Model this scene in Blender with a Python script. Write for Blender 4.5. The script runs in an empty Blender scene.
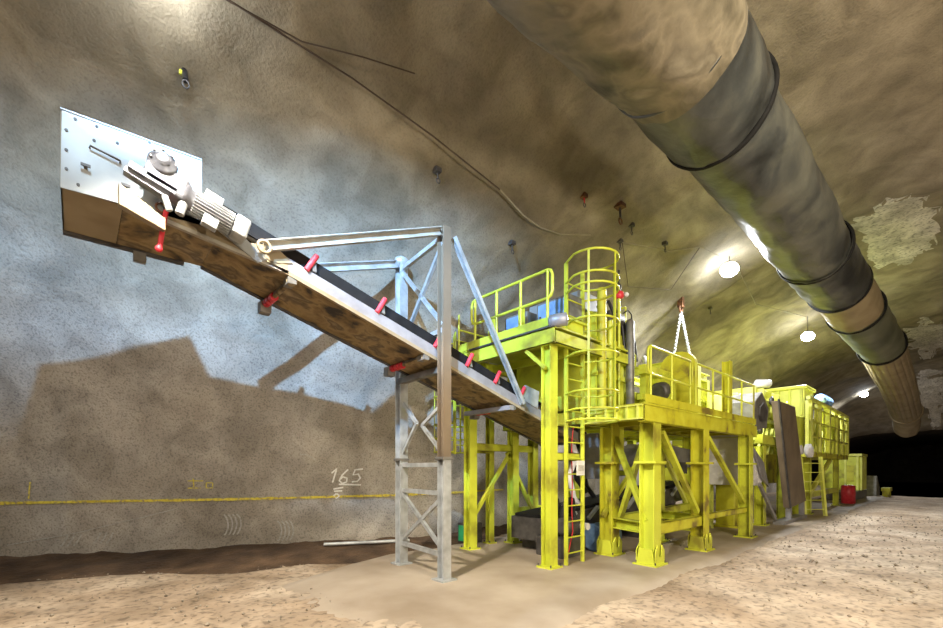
import bpy, bmesh, math, random
from mathutils import Vector, noise, Matrix
random.seed(7)
scene = bpy.context.scene
COL = scene.collection
V3 = Vector

# ------------------------------------------------------------------ helpers
class B:
    """collects shapes and links them as one mesh object"""
    def __init__(s): s.v = []; s.f = []; s.sm = []
    def add(s, vs, fs, smooth=False):
        o = len(s.v); s.v += [tuple(p) for p in vs]
        for f in fs: s.f.append(tuple(i + o for i in f)); s.sm.append(smooth)
        return s
    def hexa(s, p):
        return s.add(p, [(0,3,2,1),(4,5,6,7),(0,1,5,4),(1,2,6,5),(2,3,7,6),(3,0,4,7)])
    def box(s, x0, x1, y0, y1, z0, z1):
        return s.hexa([(x0,y0,z0),(x1,y0,z0),(x1,y1,z0),(x0,y1,z0),(x0,y0,z1),(x1,y0,z1),(x1,y1,z1),(x0,y1,z1)])
    def frame(s, p, q, up=(0,0,1)):
        p = V3(p); q = V3(q); d = (q - p); L = d.length; d.normalize()
        up = V3(up)
        if abs(d.dot(up)) > .98: up = V3((1,0,0))
        a = d.cross(up).normalized(); b = a.cross(d).normalized()
        return p, q, d, a, b
    def beam(s, p, q, w, h, up=(0,0,1)):
        p, q, d, a, b = s.frame(p, q, up); a *= w/2; b *= h/2
        return s.hexa([p-a-b, p+a-b, q+a-b, q-a-b, p-a+b, p+a+b, q+a+b, q-a+b])
    def ibeam(s, p, q, w, h, t=.015, up=(0,0,1)):
        p, q, d, a, b = s.frame(p, q, up)
        for k in (-1, 1):
            c = b*(k*(h/2-t/2)); s.beam(p+c, q+c, w, t, up=b)
        return s.beam(p, q, t, h-2*t, up=b)
    def channel(s, p, q, w, h, t=.012, side=1, up=(0,0,1)):
        p, q, d, a, b = s.frame(p, q, up)
        for k in (-1, 1):
            c = b*(k*(h/2-t/2)); s.beam(p+c, q+c, w, t, up=b)
        c = a*(side*(w/2-t/2)); return s.beam(p+c, q+c, t, h, up=b)
    def cyl(s, p, q, r0, r1=None, n=14, caps=True):
        r1 = r0 if r1 is None else r1
        p, q, d, a, b = s.frame(p, q); vs = []
        for c, r in ((p, r0), (q, r1)):
            for i in range(n):
                t = 2*math.pi*i/n; vs.append(c + a*(r*math.cos(t)) + b*(r*math.sin(t)))
        s.add(vs, [(i, (i+1) % n, n+(i+1) % n, n+i) for i in range(n)], True)
        if caps:
            s.add(vs[:n], [tuple(range(n))[::-1]]); s.add(vs[n:], [tuple(range(n))])
        return s
    def tube(s, pts, r, n=8, closed=False):
        pts = [V3(p) for p in pts]; N = len(pts); rings = []; prev = None
        rr = r if isinstance(r, (list, tuple)) else [r]*N
        for i, p in enumerate(pts):
            if closed: d = pts[(i+1) % N] - pts[i-1]
            else: d = pts[min(i+1, N-1)] - pts[max(i-1, 0)]
            d.normalize()
            if prev is None:
                up = V3((0,0,1)) if abs(d.z) < .9 else V3((1,0,0)); a = d.cross(up).normalized()
            else: a = (prev - d*prev.dot(d)).normalized()
            prev = a; b = d.cross(a)
            rings.append([p + a*(rr[i]*math.cos(2*math.pi*k/n)) + b*(rr[i]*math.sin(2*math.pi*k/n)) for k in range(n)])
        vs = [x for R in rings for x in R]; fs = []
        for i in range(N if closed else N-1):
            j = (i+1) % N
            for k in range(n): fs.append((i*n+k, i*n+(k+1) % n, j*n+(k+1) % n, j*n+k))
        s.add(vs, fs, True)
        if not closed:
            s.add(rings[0], [tuple(range(n))]); s.add(rings[-1], [tuple(range(n))[::-1]])
        return s
    def lathe(s, prof, p, axis, n=20):
        """prof: (distance along axis, radius)"""
        p = V3(p); q = p + V3(axis); p, q, d, a, b = s.frame(p, q); vs = []
        for t, r in prof:
            for i in range(n):
                an = 2*math.pi*i/n; vs.append(p + d*t + a*(r*math.cos(an)) + b*(r*math.sin(an)))
        fs = []
        for j in range(len(prof)-1):
            for i in range(n): fs.append((j*n+i, j*n+(i+1) % n, (j+1)*n+(i+1) % n, (j+1)*n+i))
        s.add(vs, fs, True)
        s.add(vs[:n], [tuple(range(n))[::-1]]); s.add(vs[-n:], [tuple(range(n))])
        return s
    def prism(s, poly, d):
        d = V3(d); n = len(poly); P = [V3(p) for p in poly]
        s.add(P + [p + d for p in P], [tuple(range(n))[::-1], tuple(range(n, 2*n))] + [(i, (i+1) % n, n+(i+1) % n, n+i) for i in range(n)])
        return s
    def ball(s, c, r, nu=12, nv=8, sc=(1,1,1)):
        c = V3(c); vs = [c + V3((0,0,r*sc[2]))]
        for j in range(1, nv):
            ph = math.pi*j/nv
            for i in range(nu):
                t = 2*math.pi*i/nu
                vs.append(c + V3((r*sc[0]*math.sin(ph)*math.cos(t), r*sc[1]*math.sin(ph)*math.sin(t), r*sc[2]*math.cos(ph))))
        vs.append(c - V3((0,0,r*sc[2]))); fs = [(0, 1+i, 1+(i+1) % nu) for i in range(nu)]
        for j in range(nv-2):
            for i in range(nu):
                a = 1+j*nu+i; b = 1+j*nu+(i+1) % nu; fs.append((a, a+nu, b+nu, b))
        L = len(vs)-1; o = 1+(nv-2)*nu
        fs += [(L, o+(i+1) % nu, o+i) for i in range(nu)]
        return s.add(vs, fs, True)
    def build(s, name, mat, parent=None, label=None, bevel=0):
        base = root_loc(parent)
        me = bpy.data.meshes.new(name)
        me.from_pydata([(V3(p) - base) for p in s.v], [], s.f); me.update()
        me.polygons.foreach_set('use_smooth', s.sm)
        bm = bmesh.new(); bm.from_mesh(me); bmesh.ops.recalc_face_normals(bm, faces=bm.faces[:]); bm.to_mesh(me); bm.free()
        me.materials.append(MAT[mat])
        o = bpy.data.objects.new(name, me); COL.objects.link(o)
        if parent: o.parent = parent
        if label: o['label'] = label
        if bevel:
            m = o.modifiers.new('bevel', 'BEVEL'); m.width = bevel; m.segments = 2; m.limit_method = 'ANGLE'
            m.harden_normals = False
        return o

def root_loc(o):
    while o is not None and o.parent is not None: o = o.parent
    return V3(o.location) if o is not None else V3((0,0,0))

def thing(name, label, cat, loc, group=None):
    o = bpy.data.objects.new(name, None); COL.objects.link(o); o.location = loc; o.empty_display_size = .2
    o['label'] = label; o['category'] = cat
    if group: o['group'] = group
    return o

def tag(o, label, cat, group=None, kind=None):
    o['label'] = label; o['category'] = cat
    if group: o['group'] = group
    if kind: o['kind'] = kind
    return o

def origin(o, p):
    p = V3(p); o.data.transform(Matrix.Translation(-p)); o.location = p; return o

def copy_tree(o, parent=None, kids=None):
    kids = kids or KIDS
    c = o.copy(); COL.objects.link(c); c.parent = parent
    for ch in list(o.children): copy_tree(ch, c)
    return c
KIDS = None

# ------------------------------------------------------------------ materials
MAT = {}
def newmat(name):
    m = bpy.data.materials.new(name); m.use_nodes = True; nt = m.node_tree
    MAT[name] = m; return m, nt, nt.nodes, nt.links, nt.nodes['Principled BSDF']
def surf(name, stops, scale=3, rough=.5, metal=0, bump=0, bscale=40, detail=6, distort=0, spec=.5, rvar=0, coords='Object', bdist=.02):
    """colour ramp over noise, optional bump"""
    m, nt, N, L, P = newmat(name)
    tc = N.new('ShaderNodeTexCoord'); no = N.new('ShaderNodeTexNoise')
    no.inputs['Scale'].default_value = scale; no.inputs['Detail'].default_value = detail; no.inputs['Distortion'].default_value = distort
    L.new(tc.outputs[coords], no.inputs['Vector'])
    rp = N.new('ShaderNodeValToRGB'); e = rp.color_ramp.elements
    while len(e) < len(stops): e.new(.5)
    for x, (p, c) in zip(e, stops): x.position = p; x.color = (*c, 1)
    L.new(no.outputs['Fac'], rp.inputs['Fac']); L.new(rp.outputs['Color'], P.inputs['Base Color'])
    P.inputs['Roughness'].default_value = rough; P.inputs['Metallic'].default_value = metal
    P.inputs['Specular IOR Level'].default_value = spec
    if bump:
        n2 = N.new('ShaderNodeTexNoise'); n2.inputs['Scale'].default_value = bscale; n2.inputs['Detail'].default_value = 8
        L.new(tc.outputs[coords], n2.inputs['Vector'])
        b = N.new('ShaderNodeBump'); b.inputs['Strength'].default_value = bump; b.inputs['Distance'].default_value = bdist
        L.new(n2.outputs['Fac'], b.inputs['Height']); L.new(b.outputs['Normal'], P.inputs['Normal'])
    return m
def glow(name, col, s):
    m, nt, N, L, P = newmat(name)
    P.inputs['Base Color'].default_value = (*col, 1); P.inputs['Emission Color'].default_value = (*col, 1); P.inputs['Emission Strength'].default_value = s

surf('yellow', [(.33,(.28,.25,.03)),(.47,(.56,.59,.045)),(.7,(.64,.69,.06))], 1.7, .42, bump=.08, bscale=25)
surf('yellow_worn', [(.34,(.20,.15,.03)),(.46,(.50,.47,.02)),(.62,(.58,.57,.04))], 2.6, .5, bump=.15, bscale=30)
surf('yellow_pale', [(.3,(.58,.60,.08)),(.55,(.74,.76,.14)),(.75,(.82,.85,.26))], 2, .4)
surf('galvanised', [(.3,(.36,.37,.375)),(.55,(.50,.52,.53)),(.75,(.6,.62,.63))], 6, .42, .35, bump=.05, bscale=60)
surf('galvanised_dull', [(.3,(.14,.13,.12)),(.6,(.24,.23,.21)),(.8,(.32,.31,.29))], 5, .5, .4)
surf('white_panel', [(.3,(.30,.31,.31)),(.6,(.36,.37,.37))], 3, .4, .1)
surf('motor_silver', [(.3,(.12,.12,.14)),(.6,(.22,.225,.25))], 9, .33, .45)
surf('light_steel', [(.3,(.23,.22,.23)),(.6,(.33,.32,.335))], 5, .45, .3)
surf('pan', [(.36,(.03,.022,.016)),(.43,(.20,.13,.05)),(.53,(.33,.235,.105)),(.60,(.11,.075,.04)),(.72,(.40,.31,.17))], 2.6, .6, bump=.25, bscale=18, distort=.35)
surf('tan_panel', [(.3,(.25,.19,.105)),(.6,(.33,.26,.16))], 3, .55)
surf('rubber', [(.3,(.005,.005,.005)),(.7,(.013,.012,.012))], 8, .75, spec=.2)
surf('dark_steel', [(.3,(.05,.045,.045)),(.7,(.12,.11,.105))], 6, .5, .3)
surf('black_hose', [(.3,(.01,.01,.012)),(.7,(.02,.02,.024))], 8, .45)
surf('red', [(.3,(.55,.02,.03)),(.7,(.72,.05,.07))], 8, .4)
surf('brown_plate', [(.3,(.13,.095,.06)),(.6,(.2,.15,.10))], 1.4, .6, bump=.1)
surf('blue', [(.3,(.1,.2,.42)),(.7,(.25,.4,.65))], 5, .4)
surf('blue_motor', [(.3,(.2,.36,.62)),(.7,(.36,.52,.8))], 12, .4)
surf('green', [(.3,(.02,.3,.1)),(.7,(.04,.45,.2))], 6, .5)
surf('duct_tan', [(.34,(.04,.032,.02)),(.43,(.12,.10,.066)),(.52,(.21,.175,.12)),(.6,(.13,.108,.075)),(.7,(.27,.235,.17))], 1.5, .55, bump=.5, bscale=1.6, distort=.4, bdist=.12)
surf('duct_dark', [(.36,(.018,.019,.019)),(.5,(.055,.058,.056)),(.66,(.12,.12,.10))], .8, .36, bump=.5, bscale=1.5, distort=1, bdist=.1)
surf('duct_green', [(.3,(.06,.065,.04)),(.5,(.13,.14,.09)),(.7,(.2,.2,.14))], 1, .45, bump=.3, bscale=3)
surf('duct_pale', [(.3,(.24,.18,.10)),(.6,(.36,.285,.17))], 2, .5, bump=.3, bscale=4)
surf('strap_white', [(.3,(.27,.24,.19)),(.7,(.42,.39,.33))], 6, .6)
surf('rust', [(.3,(.06,.025,.01)),(.7,(.2,.08,.03))], 14, .7)
surf('cable', [(.3,(.05,.03,.02)),(.7,(.09,.06,.04))], 5, .6)
surf('cable_pale', [(.3,(.3,.26,.18)),(.7,(.42,.38,.28))], 5, .6)
surf('paint_white', [(.35,(.7,.68,.65)),(.5,(.88,.87,.85))], 60, .8)
surf('paint_yellow', [(.36,(.33,.28,.16)),(.47,(.62,.50,.05)),(.6,(.74,.62,.08))], 22, .8)
surf('scrape', [(.4,(.36,.34,.3)),(.6,(.52,.5,.46))], 30, .8)
surf('bag_white', [(.3,(.6,.58,.6)),(.7,(.8,.78,.8))], 3, .6, bump=.4, bscale=6, bdist=.08)
surf('slab', [(.3,(.28,.215,.15)),(.5,(.385,.31,.235)),(.7,(.48,.40,.315))], .8, .7, bump=.15, bscale=12)
surf('shaded_dirt', [(.3,(.045,.024,.012)),(.55,(.10,.058,.03)),(.75,(.17,.10,.055))], 2.2, .95, bump=1, bscale=14, bdist=.06)
surf('stone', [(.3,(.18,.14,.10)),(.6,(.4,.34,.27))], 3, .9)
surf('sign', [(.4,(.7,.68,.64)),(.6,(.82,.8,.77))], 3, .5)
glow('lamp_glass', (.9,.95,1), 60)

def rock(name, c0, c1, c2, grain, gscale, patch=.35, top=None, gmin=.34, gmax=.5, big=.12):
    m, nt, N, L, P = newmat(name)
    tc = N.new('ShaderNodeTexCoord')
    def nz(scale, detail=6, dis=0):
        n = N.new('ShaderNodeTexNoise'); n.inputs['Scale'].default_value = scale; n.inputs['Detail'].default_value = detail
        n.inputs['Distortion'].default_value = dis; L.new(tc.outputs['Object'], n.inputs['Vector']); return n
    def ramp(src, stops):
        r = N.new('ShaderNodeValToRGB'); e = r.color_ramp.elements
        while len(e) < len(stops): e.new(.5)
        for x, (p, c) in zip(e, stops): x.position = p; x.color = (*c, 1)
        L.new(src.outputs['Fac'], r.inputs['Fac']); return r.outputs['Color']
    def mix(fac, x, y, mode='MIX'):
        k = N.new('ShaderNodeMix'); k.data_type = 'RGBA'; k.blend_type = mode
        if isinstance(fac, (int, float)): k.inputs[0].default_value = fac
        else: L.new(fac, k.inputs[0])
        L.new(x, k.inputs[6]); L.new(y, k.inputs[7]); return k.outputs[2]
    col = ramp(nz(patch, 5, 1.1), ((.34, c0), (.5, c1), (.66, c2)))
    g = nz(gscale, 5); gcol = ramp(g, ((gmin, (1-grain,)*3), (gmax, (1,1,1))))
    gritty = mix(1, col, gcol, 'MULTIPLY')
    g2 = nz(1.9, 7, .6); gc2 = ramp(g2, ((.33, (.74,.73,.71)), (.64, (1.1,1.09,1.07))))
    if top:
        smooth = ramp(nz(.33, 5, 1.6), ((.36, top[0]), (.49, top[1]), (.64, top[2])))  # smoother, browner tone higher up; mostly a light difference put into the colour
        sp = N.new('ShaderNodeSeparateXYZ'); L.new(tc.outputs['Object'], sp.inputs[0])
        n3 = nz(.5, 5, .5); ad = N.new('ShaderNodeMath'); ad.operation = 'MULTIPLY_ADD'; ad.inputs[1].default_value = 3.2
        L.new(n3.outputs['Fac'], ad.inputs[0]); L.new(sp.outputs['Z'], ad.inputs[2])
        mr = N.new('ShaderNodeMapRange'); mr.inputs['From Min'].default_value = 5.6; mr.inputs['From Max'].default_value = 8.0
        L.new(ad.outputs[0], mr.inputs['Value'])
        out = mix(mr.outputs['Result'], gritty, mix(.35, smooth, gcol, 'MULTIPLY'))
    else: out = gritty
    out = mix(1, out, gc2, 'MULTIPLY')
    L.new(out, P.inputs['Base Color'])
    P.inputs['Roughness'].default_value = .88; P.inputs['Specular IOR Level'].default_value = .25
    b1 = N.new('ShaderNodeBump'); b1.inputs['Strength'].default_value = .5; b1.inputs['Distance'].default_value = .018
    L.new(g.outputs['Fac'], b1.inputs['Height'])
    b2 = N.new('ShaderNodeBump'); b2.inputs['Strength'].default_value = .35; b2.inputs['Distance'].default_value = big
    L.new(g2.outputs['Fac'], b2.inputs['Height']); L.new(b1.outputs['Normal'], b2.inputs['Normal'])
    L.new(b2.outputs['Normal'], P.inputs['Normal'])
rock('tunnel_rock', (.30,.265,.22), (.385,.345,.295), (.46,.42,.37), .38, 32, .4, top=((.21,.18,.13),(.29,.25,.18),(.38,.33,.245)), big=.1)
rock('shaded_gallery_rock', (.05,.045,.04), (.07,.06,.05), (.09,.08,.07), .3, 9)  # far gallery's lack of light put into the rock colour
rock('ground', (.31,.225,.15), (.43,.33,.24), (.55,.445,.34), .45, 11, .5, big=.05)
rock('pale_rock', (.6,.57,.52), (.74,.71,.66), (.84,.82,.78), .5, 12, 1.2)

# ------------------------------------------------------------------ tunnel
KL = [(-14,12.2),(-5,11.8),(-1,11.36),(.34,10.72),(1.8,9.89),(3.83,9.03),(5.33,8.5),(6.75,8.35),(8.2,8.56),(12,8.9),(14.4,9.0),(15.0,9.8),(24,9.9),(25,9.2),(43,9.0),(50,11),(90,11)]
KR = [(-14,-8.5),(43,-8.5),(50,-5.5),(90,-5.5)]
KB = [(-14,7.0),(14.4,7.0),(15.0,7.25),(24,7.3),(25,7.0),(43,7.0),(50,3.75),(90,3.75)]
def lerpk(K, u):
    if u <= K[0][0]: return K[0][1]
    for (a, b), (c, d) in zip(K, K[1:]):
        if u <= c:
            t = (u-a)/(c-a); return b + (d-b)*t
    return K[-1][1]
def smoothk(K, u):
    return sum(lerpk(K, u+d)*w for d, w in ((-.3,.2),(-.15,.2),(0,.2),(.15,.2),(.3,.2)))
def ceil_z(u, v):
    l = smoothk(KL,u); r = smoothk(KR,u); x = (v-(l+r)/2)/((l-r)/2)
    return 1 + smoothk(KB,u)*math.sqrt(max(0, 1-x*x))
def tun(u, t):
    """t<0: upright foot of the wall (t = z-1), 0..pi the arch, >pi right foot"""
    l = smoothk(KL,u); r = smoothk(KR,u); b = smoothk(KB,u); vc = (l+r)/2; a = (l-r)/2
    if t < 0: p = V3((u, l, 1+t)); n = V3((0,-1,0))
    elif t > math.pi: p = V3((u, r, 1-(t-math.pi))); n = V3((0,1,0))
    else:
        p = V3((u, vc+a*math.cos(t), 1+b*math.sin(t))); n = V3((0,-math.cos(t)/a,-math.sin(t)/b)).normalized()
    d = .16*noise.noise(p*.45) + .07*noise.noise(p*1.3+V3((5,0,0))) + .03*noise.noise(p*3.7)
    d -= .03
    return p + n*d
def wall_pt(u, z, off=.0):
    b = smoothk(KB,u)
    t = z-1 if z < 1 else math.asin(min(1,(z-1)/b))
    p = tun(u, t); return V3((p.x, p.y-off, z))

us = []
u = -14.0
while u < 88:
    us.append(u); u += .16 if -3 < u < 12 else (.3 if u < 30 else (.7 if u < 55 else 3))
ts = [-1.25,-1,-.8,-.6,-.4,-.2] + [math.pi*i/110 for i in range(111)] + [math.pi+.3, math.pi+.7, math.pi+1.2]
grid = [[tun(a, t) for t in ts] for a in us]
def sub(name, i0, i1, j0, j1, mat, kind='structure'):
    vs = [grid[i][j] for i in range(i0, i1+1) for j in range(j0, j1+1)]
    n = j1-j0+1; fs = []
    for i in range(i1-i0):
        for j in range(n-1): fs.append((i*n+j, i*n+j+1, (i+1)*n+j+1, (i+1)*n+j))
    me = bpy.data.meshes.new(name); me.from_pydata(vs, [], fs); me.materials.append(MAT[mat])
    me.polygons.foreach_set('use_smooth', [True]*len(fs)); me.update()
    nr = []
    for i in range(i0, i1+1):
        for j in range(j0, j1+1):
            a = grid[min(i+1,len(us)-1)][j]-grid[max(i-1,0)][j]; b = grid[i][min(j+1,len(ts)-1)]-grid[i][max(j-1,0)]
            nr.append(b.cross(a).normalized() * 1.0)
    inw = lambda p: V3((0, .3-p.y, 3-p.z))
    if me.polygons[0].normal.dot(inw(vs[0])) < 0: me.flip_normals()
    me.normals_split_custom_set_from_vertices([x if x.dot(inw(vs[k])) > 0 else -x for k, x in enumerate(nr)])
    o = bpy.data.objects.new(name, me); COL.objects.link(o); o['kind'] = kind; return o
iu = next(i for i, a in enumerate(us) if a > 51)
jl = 6 + 34; jr = 6 + 92
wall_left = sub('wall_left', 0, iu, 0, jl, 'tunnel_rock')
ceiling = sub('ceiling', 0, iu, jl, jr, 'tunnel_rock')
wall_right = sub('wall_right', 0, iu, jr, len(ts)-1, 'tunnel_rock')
o = sub('wall_far', iu, len(us)-1, 0, len(ts)-1, 'shaded_gallery_rock')
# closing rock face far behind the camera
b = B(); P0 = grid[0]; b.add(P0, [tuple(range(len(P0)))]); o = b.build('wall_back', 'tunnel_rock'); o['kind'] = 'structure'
b = B(); P0 = grid[-1]; b.add(P0, [tuple(range(len(P0)))]); o = b.build('wall_end', 'shaded_gallery_rock'); o['kind'] = 'structure'

def ground_z(u, v):
    z = .03*noise.noise(V3((u*.6, v*.6, 0))) + .012*noise.noise(V3((u*2.6, v*2.6, 3)))
    if u > 38: z -= (u-38)*.12
    return z
def ground_rough(u, v):
    z = ground_z(u, v)
    if v < 3.2 or u < 3.2: z += .02*max(0, noise.noise(V3((u*6, v*6, 7)))) + .01*noise.noise(V3((u*14, v*14, 1)))
    return z
b = B(); fu = []
u = -14.0
while u < 89: fu.append(u); u += .09 if -2 < u < 14 else (.25 if u < 30 else .8)
fv = []; v = -10.0
while v < 13: fv.append(v); v += .09 if -1 < v < 10 else .3
n = len(fv)
b.add([(a, c, ground_rough(a, c)) for a in fu for c in fv], [(i*n+j, (i+1)*n+j, (i+1)*n+j+1, i*n+j+1) for i in range(len(fu)-1) for j in range(n-1)], True)
o = b.build('floor', 'ground'); o['kind'] = 'structure'
# concrete pad under the machines
b = B(); pu = [1.6 + .25*i for i in range(int((37-1.6)/.25))]; nv = 24
vs = []
for a in pu:
    e = 2.9 + .12*noise.noise(V3((a*.7,0,0))) ; w = 7.75 - .35*max(0, 4.6-a); e += .25*max(0, 3.2-a)
    for j in range(nv):
        v = e + (w-e)*j/(nv-1); vs.append((a, v, .045 - .07*max(0,min(1,(3.4-a)/1.5)) + (0 if 0 < j < nv-1 else -.09)))
b.add(vs, [(i*nv+j, (i+1)*nv+j, (i+1)*nv+j+1, i*nv+j+1) for i in range(len(pu)-1) for j in range(nv-1)], True)
o = b.build('trim_1', 'slab'); o['kind'] = 'structure'
o['label'] = 'concrete pad under the yellow machines'
# brown earth heaped along the foot of the wall, darkened to carry the shade there
b = B(); vs = []; du = [-6 + .12*i for i in range(190)]; nv = 16
for a in du:
    L = smoothk(KL, a) + .15; wd = 1.75 + .5*noise.noise(V3((a*.8, 2, 0)))
    if a > 4: wd = max(.7, wd - (a-4)*.25)
    for j in range(nv):
        t = j/(nv-1); v = L - wd*(1-t)
        h = .16*t + .05*noise.noise(V3((a*2.2, v*2.2, 5)))*t + .03*noise.noise(V3((a*7, v*7, 5)))*t - .03*(1-t) + .035
        vs.append((a, v, ground_z(a, v) + h))
b.add(vs, [(i*nv+j, (i+1)*nv+j, (i+1)*nv+j+1, i*nv+j+1) for i in range(len(du)-1) for j in range(nv-1)], True)
tag(b.build('earth_bank', 'shaded_dirt'), 'loose brown earth along the foot of the rock wall, darkened for the shade there', 'earth', kind='stuff')
# loose stones
b = B()
for k in range(2600):
    if k % 3: u = random.uniform(.5, 22); v = random.uniform(-1.5, 2.9)
    else: u = random.uniform(-1, 3.2); v = random.uniform(2, 9.5)
    r = random.choice((.008,.01,.012,.015,.022)) * random.uniform(.7,1.3)
    if u > 8: r *= 1.5
    c = V3((u, v, ground_z(u, v) + r*.5 + .006)); q = [c + V3((random.uniform(.6,1.2)*r*x, random.uniform(.6,1.2)*r*y, random.uniform(.4,.9)*r*z)) for x,y,z in ((1,0,0),(0,1,0),(-1,0,0),(0,-1,0),(0,0,1),(0,0,-1))]
    b.add(q, [(0,1,4),(1,2,4),(2,3,4),(3,0,4),(1,0,5),(2,1,5),(3,2,5),(0,3,5)])
tag(b.build('loose_stones', 'stone'), 'small loose stones scattered over the tan ground', 'stones', kind='stuff')

# ------------------------------------------------------------------ marks on the wall
def ribbon(b, pts, wid, jit=0):
    """painted stroke following the wall; pts are (u, z)"""
    Q = []
    for (a, c), (a2, c2) in zip(pts, pts[1:]):
        n = max(1, int(math.hypot(a2-a, c2-c)/.06))
        for i in range(n): Q.append((a+(a2-a)*i/n, c+(c2-c)*i/n))
    Q.append(pts[-1]); vs = []
    for i, (a, c) in enumerate(Q):
        p = Q[max(0,i-1)]; q = Q[min(len(Q)-1,i+1)]; dx, dz = q[0]-p[0], q[1]-p[1]; l = math.hypot(dx,dz) or 1
        nx, nz = -dz/l*wid/2, dx/l*wid/2; j = 1 + jit*noise.noise(V3((a*9, c*9, 0)))
        vs.append(wall_pt(a+nx*j, c+nz*j, .03)); vs.append(wall_pt(a-nx*j, c-nz*j, .03))
    b.add(vs, [(2*i, 2*i+1, 2*i+3, 2*i+2) for i in range(len(Q)-1)], True)
b = B(); ribbon(b, [(-6,1.13),(-1,1.13),(2,1.13),(6,1.14),(9,1.14)], .048, .6)
b.build('painted_survey_line', 'paint_yellow', wall_left, 'yellow spray-painted level line')
b = B(); s0 = 4.05; H0 = 1.46
for st in ([(4.02,1.64),(4.12,1.74),(4.06,1.44)], [(4.36,1.72),(4.25,1.6),(4.2,1.48),(4.27,1.42),(4.36,1.45),(4.36,1.53),(4.27,1.56),(4.21,1.5)],
           [(4.66,1.73),(4.5,1.71),(4.47,1.6),(4.57,1.62),(4.62,1.53),(4.57,1.46),(4.46,1.45)], [(4.2,1.40),(4.65,1.38)], [(4.1,1.30),(4.3,1.33)], [(4.12,1.25),(4.28,1.26)],
           [(4.17,1.2),(4.23,1.15),(4.17,1.1),(4.11,1.15),(4.17,1.2)]): ribbon(b, st, .036)
b.build('painted_number', 'paint_white', wall_left, 'white hand-painted number 165')
b = B()
for st in ([(1.7,1.54),(1.72,1.34)], [(1.62,1.5),(1.85,1.5)], [(1.62,1.36),(1.82,1.36)], [(1.9,1.46),(2.0,1.46),(2.0,1.36),(1.9,1.36),(1.9,1.46)], [(-.6,1.5),(-.62,1.2)]): ribbon(b, st, .02)
b.build('painted_letters', 'paint_yellow', wall_left, 'small faded yellow scrawl above the level line')
b = B(); ribbon(b, [(3.4,2.03),(3.5,2.02),(3.62,1.97),(3.68,1.92)], .025)
for cu, cz_ in ((2.15,.62),(3.05,.45)):
    for k in range(4):
        ribbon(b, [(cu+k*.07+.1*math.sin(a), cz_+.22*math.cos(a)) for a in [i*.3 for i in range(1,10)]], .028)
for cu, cz_ in ((-.1,.4),(.35,.42)):
    for k in range(3): ribbon(b, [(cu+k*.09-.1*i/5, cz_+.12-.3*i/5+.02*i*i/5) for i in range(6)], .028)
ribbon(b, [(-.9,.38),(0,.55),(.9,.8),(1.4,.95)], .014, .6)
b.build('scrape_mark', 'scrape', wall_left, 'pale machine scrape marks low on the wall')
# fresh shotcrete patches right of the duct
for (cu, cv, ru, rv, sd) in ((17.2, 1.15, 3.2, .85, 1), (31, 1.0, 5.0, .8, 2), (44, 1.3, 5, .9, 4)):
    b = B(); nr, na = 10, 40; vs = []
    for i in range(nr+1):
        for j in range(na):
            an = 2*math.pi*j/na; k = 1 + .45*noise.noise(V3((math.cos(an)*1.6, math.sin(an)*1.6, sd))) + .2*noise.noise(V3((math.cos(an)*5, math.sin(an)*5, sd)))
            a = cu + ru*k*i/nr*math.cos(an); c = cv + rv*k*i/nr*math.sin(an)
            l = smoothk(KL,a); r = smoothk(KR,a); x = (c-(l+r)/2)/((l-r)/2)
            p = tun(a, math.acos(x)); vs.append(p + V3((0,0,-.03 + .05*(i/nr)**4 - .02*noise.noise(p*5))))
    b.add(vs, [(i*na+j, i*na+(j+1) % na, (i+1)*na+(j+1) % na, (i+1)*na+j) for i in range(nr) for j in range(na)], True)
    b.build('shotcrete_patch', 'pale_rock', ceiling, 'pale rough patch of fresh sprayed concrete')

# ------------------------------------------------------------------ ventilation duct
DK = [(-4,2.1,6.32),(2,2.09,6.3),(7,2.08,6.3),(13,2.05,6.28),(17,1.93,6.1),(20,1.8,5.95),(27,1.85,5.42),(33,1.95,4.8),(37,2.15,4.1)]
def dctr(u):
    y = lerpk([(a,b_) for a,b_,c in DK], u); z = sum(lerpk([(a,c) for a,b_,c in DK], u+d) for d in (-1,-.5,0,.5,1))/5
    return V3((u, y, z))
duct = thing('ventilation_duct', 'long fat round air duct hanging under the tunnel roof, tan and dark grey', 'air duct', (6, 2.08, 5.5))
def duct_piece(u0, u1, r0, r1, mat, lab, wr=.03, pleat=0, n=56):
    b = B(); N = max(3, int((u1-u0)/.12)); vs = []
    for i in range(N+1):
        t = i/N; u = u0+(u1-u0)*t; c = dctr(u); r = r0+(r1-r0)*t
        for j in range(n):
            an = 2*math.pi*j/n; q = V3((u*.8, math.cos(an)*1.2, math.sin(an)*1.2))
            rr = r + wr*noise.noise(q*1.4) + wr*.5*noise.noise(q*4)
            if pleat: rr += -.05*max(0,math.cos(an*pleat))**3*math.sin(math.pi*min(1,max(0,t)))**.3
            vs.append(c + V3((0, rr*math.cos(an), rr*math.sin(an)*(1 if math.sin(an) > 0 else 1.0))))
    b.add(vs, [(i*n+j, i*n+(j+1) % n, (i+1)*n+(j+1) % n, (i+1)*n+j) for i in range(N) for j in range(n)], True)
    return b.build('duct_section', mat, duct, lab)
duct_piece(2.1, 3.2, .83, .80, 'duct_tan', 'dirty tan fabric section', .05)
duct_piece(3.15, 4.95, .80, .67, 'duct_tan', 'tapering dirty tan section', .04)
duct_piece(4.75, 6.15, .66, .65, 'duct_dark', 'short dark grey sleeve', .03)
duct_piece(6.0, 11.6, .60, .62, 'duct_dark', 'long dark grey section', .04)
duct_piece(11.4, 14.0, .64, .63, 'duct_dark', 'dark cuff', .04)
duct_piece(13.8, 16.2, .62, .61, 'duct_pale', 'light tan cuff', .03)
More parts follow.
